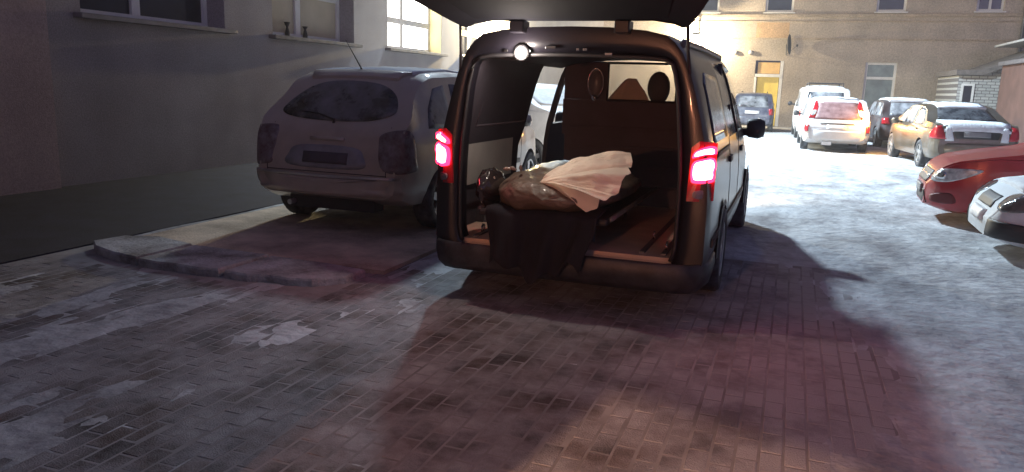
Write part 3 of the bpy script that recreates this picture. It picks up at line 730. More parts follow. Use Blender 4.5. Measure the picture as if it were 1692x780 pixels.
# --- snowy estate with its indicator flashing
rime_p = mat('paint_rime', (0.55, 0.53, 0.52), 0.5, frost=.8, fcol=(0.70, 0.71, 0.73), fscale=2, up=.4)
L, W, H = 4.5, 1.76, 1.47
t, bvh = new_car('estate_car', (1.16, 22.6, 0), R(1.5), 'snow dusted white estate car with its right rear indicator glowing', L, W, hatch_top(L, H, .86, .92, .46, 2.75, 3.55, .98), rime_p, (.85, 3.5), belt=.88, roofw=.63)
patch('rear_window', bvh, [(-.60, .90), (.60, .90), (.56, 1.16), (.50, 1.37), (-.50, 1.37), (-.56, 1.16)], 'rear', glass_rime, t)
side_set(t, bvh, [[(.45, .93), (.7, 1.32), (1.5, 1.38), (1.55, .93)], [(1.65, .93), (1.63, 1.38), (2.5, 1.36), (3.1, 1.0), (3.1, .93)]], glass_frost, ((1.6, .82),))
for s in (-1, 1):
    D = Vector((-s*.35, .93, 0)).normalized(); U = Vector((.93, s*.35, 0))
    patch('tail_light', bvh, [(-.075, .92), (.075, .92), (.075, 1.08), (.05, 1.24), (-.045, 1.40), (-.085, 1.38), (-.06, 1.2)] if s < 0 else [(.075, .92), (-.075, .92), (-.075, 1.08), (-.05, 1.24), (.045, 1.40), (.085, 1.38), (.06, 1.2)], (U, (0, 0, 1), D), lens_red, t, off=.014, center=(s*.67, .1, 0))
    patch('lamp_glass', bvh, catmull([(-.05, 1.01), (.05, 1.01), (.05, 1.13), (-.05, 1.13)], 3), (U, (0, 0, 1), D), lens_clear if s < 0 else blinker_glow, t, off=.03, center=(s*.665, .1, 0), rings=2)
    patch('reflector', bvh, [(-.07, .56), (.07, .56), (.07, .74), (-.07, .74)], (U, (0, 0, 1), D), lens_red, t, off=.03, center=(s*.76, .1, 0), rings=2)
ib = patch('indicator', bvh, catmull([(-.055, .86), (.055, .86), (.055, .97), (-.055, .97)], 3), ((.93, .35, 0), (0, 0, 1), (-.35, .93, 0)), blinker_glow, t, off=.04, center=(.72, .1, 0), rings=2)
lamp_obj('indicator_bulb', 'POINT', (.80, -.14, .92), 45, (1.0, .50, .12), t, .05)
patch('number_plate', bvh, [(-.26, .64), (.26, .64), (.26, .75), (-.26, .75)], 'rear', plate_white, t, off=.012, rings=2)
patch('handle_trim', bvh, [(-.42, .775), (.42, .775), (.42, .80), (-.42, .80)], 'rear', black_trim, t, off=.012, rings=2)
patch('bumper', bvh, [(-.82, .34), (.82, .34), (.85, .60), (-.85, .60)], 'rear', rime_p, t, off=.05, rings=3, thick=.05)
patch('snow', bvh, [(-.55, .72), (.55, .72), (.55, 2.7), (-.55, 2.7)], 'top', snow_cap, t, off=.03, rings=6, rough=.02)
mirrors(t, 2.95, .98, W, black_trim)
MB().box(-.35, -.1, .05, .22, .20, .30).build('exhaust', alloy, t)

# --- snowed-in off-roader behind the estate
L, W, H = 4.6, 1.80, 1.82
t, bvh = new_car('off_roader', (1.02, 28.4, 0), R(2), 'tall snow covered off-roader with a roof rack standing behind the estate car', L, W, hatch_top(L, H, 1.1, 1.1, .3, 2.75, 3.5, 1.15, .8), rime_p, (.85, 3.6), belt=1.08, roofw=.64)
patch('rear_window', bvh, [(-.62, 1.16), (.62, 1.16), (.56, 1.65), (-.56, 1.65)], 'rear', glass_frost, t)
side_set(t, bvh, [[(.4, 1.12), (.5, 1.62), (1.5, 1.68), (1.55, 1.12)], [(1.65, 1.12), (1.63, 1.68), (2.5, 1.66), (3.1, 1.2), (3.1, 1.12)]], glass_frost)
for s in (-1, 1): patch('tail_light', bvh, [(s*.70, .75), (s*.82, .75), (s*.82, 1.05), (s*.70, 1.05)], 'rear', lens_red, t, off=.02, rings=2)
patch('number_plate', bvh, [(-.26, .75), (.26, .75), (.26, .86), (-.26, .86)], 'rear', plate_white, t, off=.012, rings=2)
patch('snow', bvh, [(-.58, .6), (.58, .6), (.58, 2.7), (-.58, 2.7)], 'top', snow_cap, t, off=.05, rings=6, rough=.02)
m = MB()
for s in (-1, 1): m.tube([(s*.55, .6, 1.84), (s*.55, .6, 1.95), (s*.55, 2.2, 1.95), (s*.55, 2.2, 1.84)], .02, 6)
for yy in (.62, 1.15, 1.7, 2.18): m.tube([(-.55, yy, 1.95), (.55, yy, 1.95)], .015, 6)
m.build('roof_rack', black_trim, t)
mirrors(t, 3.0, 1.2, W+.1, black_trim)

# --- dark red car behind the gold saloon
dred = mat('paint_dark_red', (0.022, 0.010, 0.011), 0.5, frost=.10, fscale=2, coat=.4)
L, W, H = 4.2, 1.72, 1.48
t, bvh = new_car('dark_red_car', (3.35, 25.6, 0), R(4), 'dark red hatchback with snow on its roof behind the gold saloon', L, W, hatch_top(L, H, .92, .95, .5, 2.5, 3.3, 1.0), dred, (.75, 3.3), belt=.92, roofw=.62)
patch('rear_window', bvh, [(-.6, .99), (.6, .99), (.52, 1.38), (-.52, 1.38)], 'rear', glass_frost, t)
side_set(t, bvh, [[(.45, .97), (.7, 1.34), (1.4, 1.39), (1.45, .97)], [(1.55, .97), (1.53, 1.40), (2.3, 1.38), (2.9, 1.05), (2.9, .97)]], glass_frost)
for s in (-1, 1): patch('tail_light', bvh, [(s*.58, .74), (s*.80, .74), (s*.80, .92), (s*.62, .94)], 'rear', lens_red, t, off=.02, rings=2)
patch('number_plate', bvh, [(-.26, .66), (.26, .66), (.26, .77), (-.26, .77)], 'rear', plate_white, t, off=.012, rings=2)
patch('snow', bvh, [(-.56, .65), (.56, .65), (.56, 2.5), (-.56, 2.5)], 'top', snow_cap, t, off=.05, rings=6, rough=.02)
patch('bumper', bvh, [(-.80, .34), (.80, .34), (.82, .58), (-.82, .58)], 'rear', dred, t, off=.03, rings=3)

# --- gold saloon with snow on its boot
gold = mat('paint_gold', (0.105, 0.078, 0.045), 0.32, metal=.45, frost=.10, fscale=2, coat=.4)
L, W, H = 4.55, 1.76, 1.44
top = [(0, .62), (.03, .84), (.08, .97), (.2, 1.03), (.72, 1.06), (1.34, 1.36), (1.6, 1.42), (2.2, H), (2.7, 1.40), (3.45, 1.0), (4.2, .84), (4.45, .68), (L, .45)]
plan = [(0, .82), (.06, .91), (.25, .97), (.7, 1), (L-1.0, 1), (L-.5, .95), (L-.2, .86), (L, .62)]
t, bvh = new_car('saloon_car', (3.72, 18.6, 0), R(6), 'gold saloon car with snow on its boot and roof', L, W, top, gold, (.98, 3.72), belt=.90, roofw=.60, plan=plan)
patch('rear_window', bvh, [(-.60, 1.085), (.60, 1.085), (.50, 1.35), (-.50, 1.35)], 'rear', glass_car, t, off=.01)
side_set(t, bvh, [[(1.0, 1.0), (1.35, 1.30), (1.75, 1.35), (1.8, .96), (1.2, .96)], [(1.9, .96), (1.88, 1.36), (2.55, 1.34), (3.2, 1.02), (3.2, .96)]], glass_frost, ((1.3, .86), (2.2, .86)))
for s in (-1, 1):
    D = Vector((-s*.6, .8, 0)).normalized(); U = Vector((.8, s*.6, 0))
    patch('tail_light', bvh, [(a*s, b) for a, b in [(-.20, .70), (.20, .70), (.20, .84), (.05, .97), (-.06, .99)]], (U, (0, 0, 1), D), lens_red, t, off=.012, center=(s*.76, .1, 0))
patch('plate_recess', bvh, [(-.40, .72), (.40, .72), (.46, .90), (-.46, .90)], 'rear', black_trim, t, off=.004, rings=3)
patch('number_plate', bvh, [(-.26, .755), (.26, .755), (.26, .865), (-.26, .865)], 'rear', plate_grey, t, off=.014, rings=2)
patch('snow', bvh, [(-.62, .66), (-.44, .66), (-.5, .96), (-.60, .96)], 'rear', snow_cap, t, off=.012, rings=3, rough=.008)
patch('snow', bvh, [(.44, .66), (.60, .66), (.60, .96), (.5, .96)], 'rear', snow_cap, t, off=.012, rings=3, rough=.008)
patch('snow', bvh, [(-.64, .05), (.64, .05), (.66, .66), (-.66, .66)], 'top', snow_cap, t, off=.03, rings=5, rough=.015)
patch('snow', bvh, [(-.50, 1.30), (.50, 1.30), (.50, 2.7), (-.50, 2.7)], 'top', snow_cap, t, off=.03, rings=5, rough=.02)
patch('bumper', bvh, [(-.84, .36), (.84, .36), (.87, .62), (-.87, .62)], 'rear', gold, t, off=.05, rings=3, thick=.05)
patch('diffuser', bvh, [(-.6, .27), (.6, .27), (.66, .345), (-.66, .345)], 'rear', black_trim, t, off=.03, rings=2)
MB().box(-.46, -.14, .06, .22, .22, .30).build('exhaust', alloy, t, bevel=.01)
mirrors(t, 2.95, .98, W, gold)

# --- red car at the right, nose toward the yard
red = mat('paint_red', (0.36, 0.012, 0.018), 0.28, metal=.1, frost=.03, fscale=2.5, coat=.6)
L, W, H = 4.25, 1.72, 1.48
def nose_top(L, H, hood, base, ws, nz):
    return [(0, .62), (.05, .95), (.2, 1.0), (.75, 1.05), (1.3, H-.06), (1.7, H), (ws-.1, H-.03), (base, hood), (L-.62, hood-.10), (L-.28, nz+.05), (L-.1, nz-.06), (L-.03, nz-.16), (L, nz-.32)]
planf = [(0, .82), (.1, .93), (.4, 1), (L-.9, 1), (L-.55, .975), (L-.3, .91), (L-.15, .82), (L-.06, .70), (L, .52)]
t, bvh = new_car('red_car', (5.92, 11.0, 0), R(90-3), 'red car with clear headlight parked nose out at the right', L, W, nose_top(L, H, .98, 3.1, 2.3, .76), red, (.7, 3.42), belt=.86, roofw=.62, plan=planf, zl=.20, win=.08)
side_set(t, bvh, [[(.9, .98), (1.2, 1.36), (1.7, 1.42), (1.75, .98)], [(1.85, .98), (1.83, 1.42), (2.3, 1.38), (2.8, 1.05), (2.8, .98)]], glass_frost, ((1.8, .84),))
patch('windscreen', bvh, [(-.64, 1.02), (.64, 1.02), (.52, 1.40), (-.52, 1.40)], 'front', glass_frost, t)
for s in (-1, 1):
    D = Vector((-s*.80, -.60, 0)).normalized(); U = Vector((-.60*s, .80, 0)).normalized()
    # outline measured backward along the flank from the grille corner
    hl = [(-.22, .56), (-.02, .55), (.16, .60), (.34, .70), (.30, .73), (.05, .72), (-.16, .68)]
    patch('headlight', bvh, [(-a, b) for a, b in hl], (U, (0, 0, 1), D), lens_clear, t, off=.012, center=(s*.62, L-.28, 0), smooth_outline=True, rings=5)
    patch('headlight_bulb', bvh, catmull([(.02, .59), (.14, .59), (.14, .67), (.02, .67)], 3), (U, (0, 0, 1), D), chrome, t, off=.016, center=(s*.62, L-.28, 0), rings=2)
    patch('fog_lamp_recess', bvh, [(-.16, .30), (.12, .29), (.16, .37), (-.1, .42)], (U, (0, 0, 1), D), mat('recess_red', (.12, .012, .016), .6), t, off=.006, center=(s*.62, L-.22, 0), smooth_outline=True)
patch('grille', bvh, [(-.46, .52), (.46, .52), (.44, .66), (-.44, .66)], 'front', black_trim, t, off=.01)
patch('grille_trim', bvh, [(-.48, .585), (.48, .585), (.48, .61), (-.48, .61)], 'front', chrome, t, off=.018, rings=2)
patch('lower_grille', bvh, [(-.5, .26), (.5, .26), (.46, .42), (-.46, .42)], 'front', black_trim, t, off=.008)
patch('number_plate', bvh, [(-.26, .36), (.26, .36), (.26, .47), (-.26, .47)], 'front', plate_grey, t, off=.03, rings=2)
mirrors(t, 2.7, 1.02, W, red)

# --- pale car under snow at the right edge
pale = mat('paint_pale', (0.42, 0.45, 0.48), 0.45, frost=.8, fcol=(0.60, 0.65, 0.70), fscale=2.2, up=.7)
L, W, H = 4.1, 1.70, 1.46
planf2 = [(0, .82), (.1, .93), (.4, 1), (L-.8, 1), (L-.4, .97), (L-.22, .92), (L-.1, .84), (L-.04, .74), (L, .58)]
t, bvh = new_car('pale_car', (6.0, 8.86, 0), R(90-2), 'pale grey car under snow with a dark bumper nearest the right edge', L, W, nose_top(L, H, .86, 3.0, 2.2, .66), pale, (.7, 3.35), belt=.84, roofw=.62, plan=planf2, zl=.20)
side_set(t, bvh, [[(.9, .95), (1.2, 1.33), (1.7, 1.40), (1.75, .95)], [(1.85, .95), (1.83, 1.40), (2.2, 1.36), (2.7, 1.02), (2.7, .95)]], glass_frost)
patch('windscreen', bvh, [(-.62, 1.0), (.62, 1.0), (.52, 1.38), (-.52, 1.38)], 'front', glass_frost, t)
for s in (-1, 1):
    D = Vector((-s*.80, -.60, 0)).normalized(); U = Vector((-.60*s, .80, 0)).normalized()
    patch('headlight', bvh, [(.16, .52), (-.12, .53), (-.24, .66), (-.02, .69), (.15, .64)], (U, (0, 0, 1), D), mat('lens_smoked', (.10, .10, .10), .15, var=.3, vscale=15, coat=.6), t, off=.012, center=(s*.66, L-.20, 0), smooth_outline=True, rings=5)
    patch('bumper_corner', bvh, [(.42, .24), (-.30, .22), (-.30, .385), (.38, .42)], (U, (0, 0, 1), D), black_trim, t, off=.02, center=(s*.70, L-.35, 0), rings=4)
patch('number_plate', bvh, [(-.26, .36), (.26, .36), (.26, .47), (-.26, .47)], 'front', plate_white, t, off=.03, rings=2)
patch('grille', bvh, [(-.34, .50), (.34, .50), (.34, .62), (-.34, .62)], 'front', black_trim, t, off=.008)
patch('snow', bvh, [(-.62, 3.1), (.62, 3.1), (.56, L-.25), (-.56, L-.25)], 'top', snow_cap, t, off=.03, rings=6, rough=.02)
patch('snow', bvh, [(-.52, 1.4), (.52, 1.4), (.5, 2.1), (-.5, 2.1)], 'top', snow_cap, t, off=.04, rings=5, rough=.02)
mirrors(t, 2.6, 1.0, W, pale)

# ================================================================== the van
vp = mat('paint_van', (0.008, 0.007, 0.011), 0.34, spec=.4, var=.08, coat=.25)
lining = mat('van_lining', (0.045, 0.037, 0.050), .7, var=.15, vscale=4, bump=.15, bscale=200)
panel_grey = mat('van_panel', (0.40, 0.37, 0.34), .7, var=.08)
floor_mat = mat('van_floor', (0.55, 0.44, 0.34), .65, var=.15, vscale=5, bump=.1)
VX, VY = -1.445, 5.05
van = empty('van', (VX, VY, 0), 0, 'black van with its tailgate raised and tail lights glowing', 'van')
prof = [(.90, .26), (.965, .30), (1.0, .44), (1.0, .62), (.998, .84), (.985, 1.02), (.962, 1.18), (.915, 1.37), (.868, 1.54), (.825, 1.67), (.77, 1.785), (.715, 1.85), (.655, 1.895), (.52, 1.925), (.27, 1.945), (0, 1.95)]
n_half = len(prof)
ys = [0, .06, .16, .45, .95, 1.5, 1.57, 2.05, 2.6, 2.68, 3.15, 3.4, 3.55, 3.8, 4.05, 4.32, 4.5, 4.7, 4.88, 5.0, 5.06]
ztop = lambda y: float(np.interp(y, [3.3, 3.5, 4.4, 4.75, 5.0, 5.06], [1.95, 1.90, 1.20, 1.05, .88, .72]))
wsc = lambda y: float(np.interp(y, [0, .06, .16, 3.4, 4.3, 4.75, 4.95, 5.06], [.975, .992, 1, 1, .975, .93, .82, .70]))
def vsec(y):
    zt = ztop(y); out = []
    for x, z in prof:
        z2 = z if z < .84 else .84 + (z-.84)*(zt-.84)/(1.95-.84)
        if zt < .84: z2 = min(z2, zt)
        # keep the width of the windscreen as the roof drops
        xx = x if z < 1.19 else x + (min(.93, x+.18)-x)*smoothstep(1.95, 1.2, zt)*.6
        if z > 1.93: xx = x
        out.append((xx*wsc(y), z2))
    return out
mb = MB(); ring = []
for y in ys:
    s = vsec(y); full = [(-x, y, z) for x, z in s] + [(x, y, z) for x, z in s[-2::-1]]
    ring.append(full); mb.v += full
nn = len(ring[0])
def vcell(i, k):
    y = (ys[i]+ys[i+1])/2; kk = k if k < n_half-1 else 2*(n_half-1)-1-k; left = k < n_half-1
    if left and 1.57 < y < 2.6 and 2 <= kk <= 9: return 'door'
    if 2.68 < y < 3.8 and 6 <= kk <= 9: return 'win'
    if (not left) and 1.57 < y < 2.6 and 6 <= kk <= 9: return 'win'
    if 3.4 < y < 4.32 and kk >= 10: return 'screen'
    return None
cells_g = {}
for i in range(len(ys)-1):
    for k in range(nn-1):
        q = (i*nn+k, i*nn+k+1, (i+1)*nn+k+1, (i+1)*nn+k); c = vcell(i, k)
        if c is None: mb.f.append(q); mb.mi.append(0)
        elif c != 'door': cells_g.setdefault((c, k < n_half-1 if c == 'win' else None, (ys[i] > 2.65) if c == 'win' else None), []).append(q)
mb.f.append(tuple((len(ys)-1)*nn+k for k in range(nn))); mb.mi.append(0)
vb = mb.build('body', [vp, lining], van, True)
sd = vb.modifiers.new('thick', 'SOLIDIFY'); sd.thickness = .045; sd.offset = -1; sd.material_offset = 1; sd.material_offset_rim = 0
es = vb.modifiers.new('split', 'EDGE_SPLIT'); es.split_angle = R(40)
for key, qs in cells_g.items():
    g = MB(); idx = {}
    for q in qs:
        f = []
        for j in q:
            if j not in idx:
                idx[j] = len(g.v); v = Vector(mb.v[j]); g.v.append((v.x*.988, v.y, v.z-.008*(v.z > 1.2)))
            f.append(idx[j])
        g.f.append(tuple(f)); g.mi.append(0)
    g.build('windscreen' if key[0] == 'screen' else 'side_window', glass_clear if (key[0] == 'screen' or key[2]) else glass_car, van, True)
vbm = bmesh.new(); tm = mb.mesh('x'); vbm.from_mesh(tm)
vbvh = BVHTree.FromBMesh(vbm); vbm.free()
# tinted rear quarter glass laid on the outside, left and right
for s in ('left', 'right'):
    patch('quarter_window', vbvh, [(.34, 1.20), (1.42, 1.20), (1.42, 1.66), (.55, 1.68), (.38, 1.60)], s, glass_car, van, off=.005)
patch('door_handle', vbvh, [(1.42, .99), (1.66, .99), (1.66, 1.035), (1.42, 1.035)], 'right', black_trim, van, off=.02, rings=2)
patch('door_handle', vbvh, [(2.75, .99), (2.97, .99), (2.97, 1.035), (2.75, 1.035)], 'right', black_trim, van, off=.02, rings=2)
patch('rub_strip', vbvh, [(.2, .50), (4.4, .50), (4.4, .56), (.2, .56)], 'right', black_trim, van, off=.012, rings=2)
patch('slide_rail', vbvh, [(.25, 1.10), (1.5, 1.10), (1.5, 1.13), (.25, 1.13)], 'right', black_trim, van, off=.012, rings=2)
for y in (1.56, 2.62):
    patch('door_seam', vbvh, [(y, .35), (y+.012, .35), (y+.012, 1.18), (y, 1.18)], 'right', black_trim, van, off=.003, rings=2)
# sliding door, run back along the left side
dm = MB(); rows = [2, 3, 4, 5, 6, 7, 8, 9, 10]
for y in (.50, .75, 1.0, 1.3, 1.53):
    for k in rows: dm.v.append((-prof[k][0]-.07, y, prof[k][1]))
nr = len(rows)
for i in range(4):
    for k in range(nr-1): dm.f.append((i*nr+k, i*nr+k+1, (i+1)*nr+k+1, (i+1)*nr+k)); dm.mi.append(0)
o = dm.build('sliding_door', vp, van, True); sd = o.modifiers.new('t', 'SOLIDIFY'); sd.thickness = .04
# wheel arches of the van
def arch(yc, s, r=.40):
    m = MB(); vs = []; fs = []; nA = 18
    for q in range(nA+1):
        a = math.pi*q/nA
        for rr, xo in ((r, 1.012), (r-.05, 1.018), (r-.05, .88), (0.02, .88)):
            z = .335+rr*math.sin(a); vs.append((s*xo*(1 if z < 1 else .99), yc+rr*math.cos(a), z))
    for q in range(nA):
        for j in range(3): fs.append((q*4+j, q*4+j+1, (q+1)*4+j+1, (q+1)*4+j))
    return m.add(vs, fs).build('wheel_arch', black_trim, van)
for yc in (1.02, 4.15):
    for s in (-1, 1): arch(yc, s)
add_wheels(van, (1.02, 4.15), 2.06, (VT, VR), .335, .115)
# rear frame round the load opening
outer = [(x*.975, z) for x, z in prof]
inner = [(.76, .42), (.775, .46), (.785, .52), (.788, .66), (.79, .84), (.785, 1.02), (.775, 1.18), (.755, 1.37), (.735, 1.54), (.712, 1.65), (.69, 1.715), (.64, 1.742), (.56, 1.752), (.42, 1.758), (.22, 1.762), (0, 1.764)]
fo = [(-x, z) for x, z in outer] + [(x, z) for x, z in outer[-2::-1]]
fi = [(-x, z) for x, z in inner] + [(x, z) for x, z in inner[-2::-1]]
m = MB(); N_ = len(fo)
vs = [(x, .0, z) for x, z in fo] + [(x*.5+a*.5, -.012, z*.5+b*.5) for (x, z), (a, b) in zip(fo, fi)] + [(x, .012, z) for x, z in fi] + [(x, .13, z) for x, z in fi]
fs = [(r*N_+k, r*N_+k+1, (r+1)*N_+k+1, (r+1)*N_+k) for r in range(3) for k in range(N_-1)]
m.add(vs, fs); m.build('rear_frame', vp, van, True)
# rubber seal round the opening
m = MB(); m.tube([(x, .004, z) for x, z in fi], .014, 8); m.build('door_seal', black_trim, van, True)
# bumper: swept section with rounded corners
path = [(-1.0, .50), (-1.005, .18), (-.985, .05), (-.93, -.045), (-.82, -.085), (-.4, -.10), (0, -.105), (.4, -.10), (.82, -.085), (.93, -.045), (.985, .05), (1.005, .18), (1.0, .50)]
sec = [(.10, .40), (.0, .42), (-.012, .405), (-.015, .33), (.0, .26), (.05, .21), (.14, .20)]
m = MB(); vs = []; fs = []
for i, (x, y) in enumerate(path):
    a = Vector(path[max(i-1, 0)]); b = Vector(path[min(i+1, len(path)-1)]); d = (b-a).normalized(); nrm = Vector((-d.y, d.x))
    for off_, z in sec: vs.append((x+nrm.x*off_, y+nrm.y*off_, z))
ns = len(sec)
for i in range(len(path)-1):
    for k in range(ns-1): fs.append((i*ns+k, i*ns+k+1, (i+1)*ns+k+1, (i+1)*ns+k))
m.add(vs, fs).build('bumper', mat('bumper_black', (.010, .010, .014), .5, var=.2, frost=.06, fscale=8), van, True)
box('underbody', -.88, .88, .05, 4.6, .20, .34, black_trim, van)
# load floor, sill, linings
box('load_floor', -.94, .94, .03, 2.3, .36, .435, floor_mat, van)
box('sill_trim', -.74, .74, -.045, .029, .395, .41, chrome, van, bevel=.004)
box('sill_step', -.76, .76, -.09, .029, .34, .394, black_trim, van)
def liner(s):
    m = MB(); vs = []; fs = []
    K = range(3, 12)
    yy = [.135, .5, 1.0, 1.5, 1.565]
    for y in yy:
        for k in K: vs.append((s*(prof[k][0]-.085-.03*(k > 5)), y, max(prof[k][1], .44)))
    nk = len(K)
    for i in range(len(yy)-1):
        for k in range(nk-1): fs.append((i*nk+k, i*nk+k+1, (i+1)*nk+k+1, (i+1)*nk+k))
    return m.add(vs, fs).build('side_lining', lining, van, True)
liner(-1); liner(1)
# grey board low on the left lining, and the framed dark quarter window above it
m = MB(); m.add([(-.885, .30, .78), (-.885, 1.34, .78), (-.872, 1.34, 1.145), (-.872, .30, 1.165)], [(0, 1, 2, 3)]); o = m.build('side_board', panel_grey, van); sd = o.modifiers.new('t', 'SOLIDIFY'); sd.thickness = .02
m = MB(); m.add([(-.842, .40, 1.26), (-.842, 1.48, 1.26), (-.735, 1.48, 1.66), (-.735, .48, 1.66)], [(0, 1, 2, 3)]); o = m.build('quarter_glass', glass_car, van); sd = o.modifiers.new('t', 'SOLIDIFY'); sd.thickness = .01
m = MB(); q = [(-.838, .38, 1.24), (-.838, 1.50, 1.24), (-.730, 1.50, 1.675), (-.730, .46, 1.675)]
m.tube(q + [q[0]], .012, 6); m.build('window_frame', lining, van, True)
# tie-down rails and rings on the load floor, fixings on the lining
for x_ in (-.70, .55, .70):
    box('floor_rail', x_-.018, x_+.018, .10, 2.2, .4355, .447, lamp_metal, van)
for x_, y_ in ((.70, .25), (.70, 1.2), (-.70, .25), (.55, .6)):
    o = MB().lathe([(-.006, .022), (.006, .022), (.006, .034), (-.006, .034)], 'x', 14).build('tie_ring', chrome, van, True); o.location = (x_, y_, .475)
for y_ in (.35, .8, 1.25):
    o = MB().lathe([(0, .001), (0, .014), (.008, .010), (.009, .001)], 'x', 10, closed=False).build('lining_screw', lamp_metal, van, True); o.location = (-.878, y_, 1.19)
# headliner
m = MB(); vs = []; fs = []
hx = [-.72, -.6, -.35, 0, .35, .6, .72]; hz = [1.77, 1.81, 1.845, 1.86, 1.845, 1.81, 1.77]
for y in (.13, 1.2, 2.24):
    for x, z in zip(hx, hz): vs.append((x, y, z-.02))
for i in range(2):
    for k2 in range(6): fs.append((i*7+k2, i*7+k2+1, (i+1)*7+k2+1, (i+1)*7+k2))
o = m.add(vs, fs).build('headliner', lining, van, True); sd = o.modifiers.new('t', 'SOLIDIFY'); sd.thickness = .02
# partition with its window
PY = 2.25
m = MB()
pw = (-.25, .40, 1.44, 1.79)
def pbox(x0, x1, z0, z1): m.box(x0, x1, PY, PY+.05, z0, z1)
pbox(-.66, .93, .44, 1.10); pbox(-.69, .90, 1.10, pw[2]-.001); pbox(-.68, pw[0], pw[2], 1.80); pbox(pw[1], .80, pw[2], 1.80)
m.build('partition', lining, van)
m = MB(); q = [(pw[0], PY-.012, pw[2]), (pw[1], PY-.012, pw[2]), (pw[1], PY-.012, pw[3]), (pw[0], PY-.012, pw[3])]
m.tube(q + [q[0]], .014, 6); m.build('partition_frame', black_trim, van, True)
box('partition_pane', pw[0], pw[1], PY+.02, PY+.026, pw[2], pw[3], glass_clear, van)
for z in (.62, .80, .98, 1.16):
    box('partition_rib', -.60, .86, PY-.014, PY-.001, z, z+.03, lining, van, bevel=.004)
# oval pad left of the partition window
m = MB().lathe([(0, .001), (0, .085), (-.03, .095), (-.055, .07), (-.06, .001)], 'y', 20, closed=False); o = m.build('speaker', mat('speaker_grey', (.10, .10, .11), .35, coat=.4), van, True); o.location = (-.36, PY, 1.60); o.scale = (.80, 1, 1.40)
m = MB().lathe([(-.03, .10), (-.045, .10), (-.045, .09), (-.03, .09)], 'y', 24); o = m.build('speaker_ring', chrome, van, True); o.location = (-.36, PY, 1.60); o.scale = (.80, 1, 1.40)
MB().lathe([(0, .001), (0, .03), (-.02, .028), (-.02, .001)], 'y', 12, closed=False).build('hook', chrome, van, True).location = (-.37, PY-.03, 1.46)
# front seats
for x in (-.54, .0, .52):
    st = MB().box(x-.24, x+.24, 2.62, 3.2, .62, .80).build('seat', lining, van, bevel=.05)
    st2 = MB(); st2.add([(x-.23, 2.60, .78), (x+.23, 2.60, .78), (x+.20, 2.44, 1.40), (x-.20, 2.44, 1.40), (x-.23, 2.74, .78), (x+.23, 2.74, .78), (x+.2, 2.54, 1.42), (x-.2, 2.54, 1.42)], [(0,1,2,3),(5,4,7,6),(0,4,5,1),(1,5,6,2),(2,6,7,3),(3,7,4,0)])
    bk = st2.build('backrest', lining, van, bevel=.04)
    h = MB().lathe([(-.05, .001), (-.05, .10), (-.03, .13), (.03, .13), (.05, .10), (.05, .001)], 'y', 16, closed=False).build('headrest', black_trim, bk, True); h.location = (x if x else .20, 2.49, 1.57); h.scale = (.82, 1, 1.2)
MB().tube([(-.20, 2.49, 1.40), (.20, 2.49, 1.40), (.20, 2.49, 1.50)], .012).build('headrest_post', chrome, van)
box('dashboard', -.82, .82, 3.7, 4.1, .85, 1.08, lining, van, bevel=.04)
# roof rails and hinges
for s in (-1, 1):
    MB().tube([(s*.72, .12, 1.83), (s*.715, .25, 1.868), (s*.70, 1.5, 1.89), (s*.70, 3.0, 1.89), (s*.69, 3.1, 1.86)], .022, 8).build('roof_rail', lamp_metal, van, True)
    box('hinge', s*.36-.05, s*.36+.05, -.08, .06, 1.90, 1.985, vp, van, bevel=.01)
# header hardware: latch plates and screws that catch the light
for x, z, w_ in ((-.30, 1.785, .06), (-.13, 1.812, .07), (.11, 1.80, .03), (.06, 1.80, .02), (-.45, 1.785, .025), (.27, 1.772, .05)):
    box('latch_plate', x-w_/2, x+w_/2, -.022, -.006, z-.010, z+.010, chrome, van, bevel=.003)
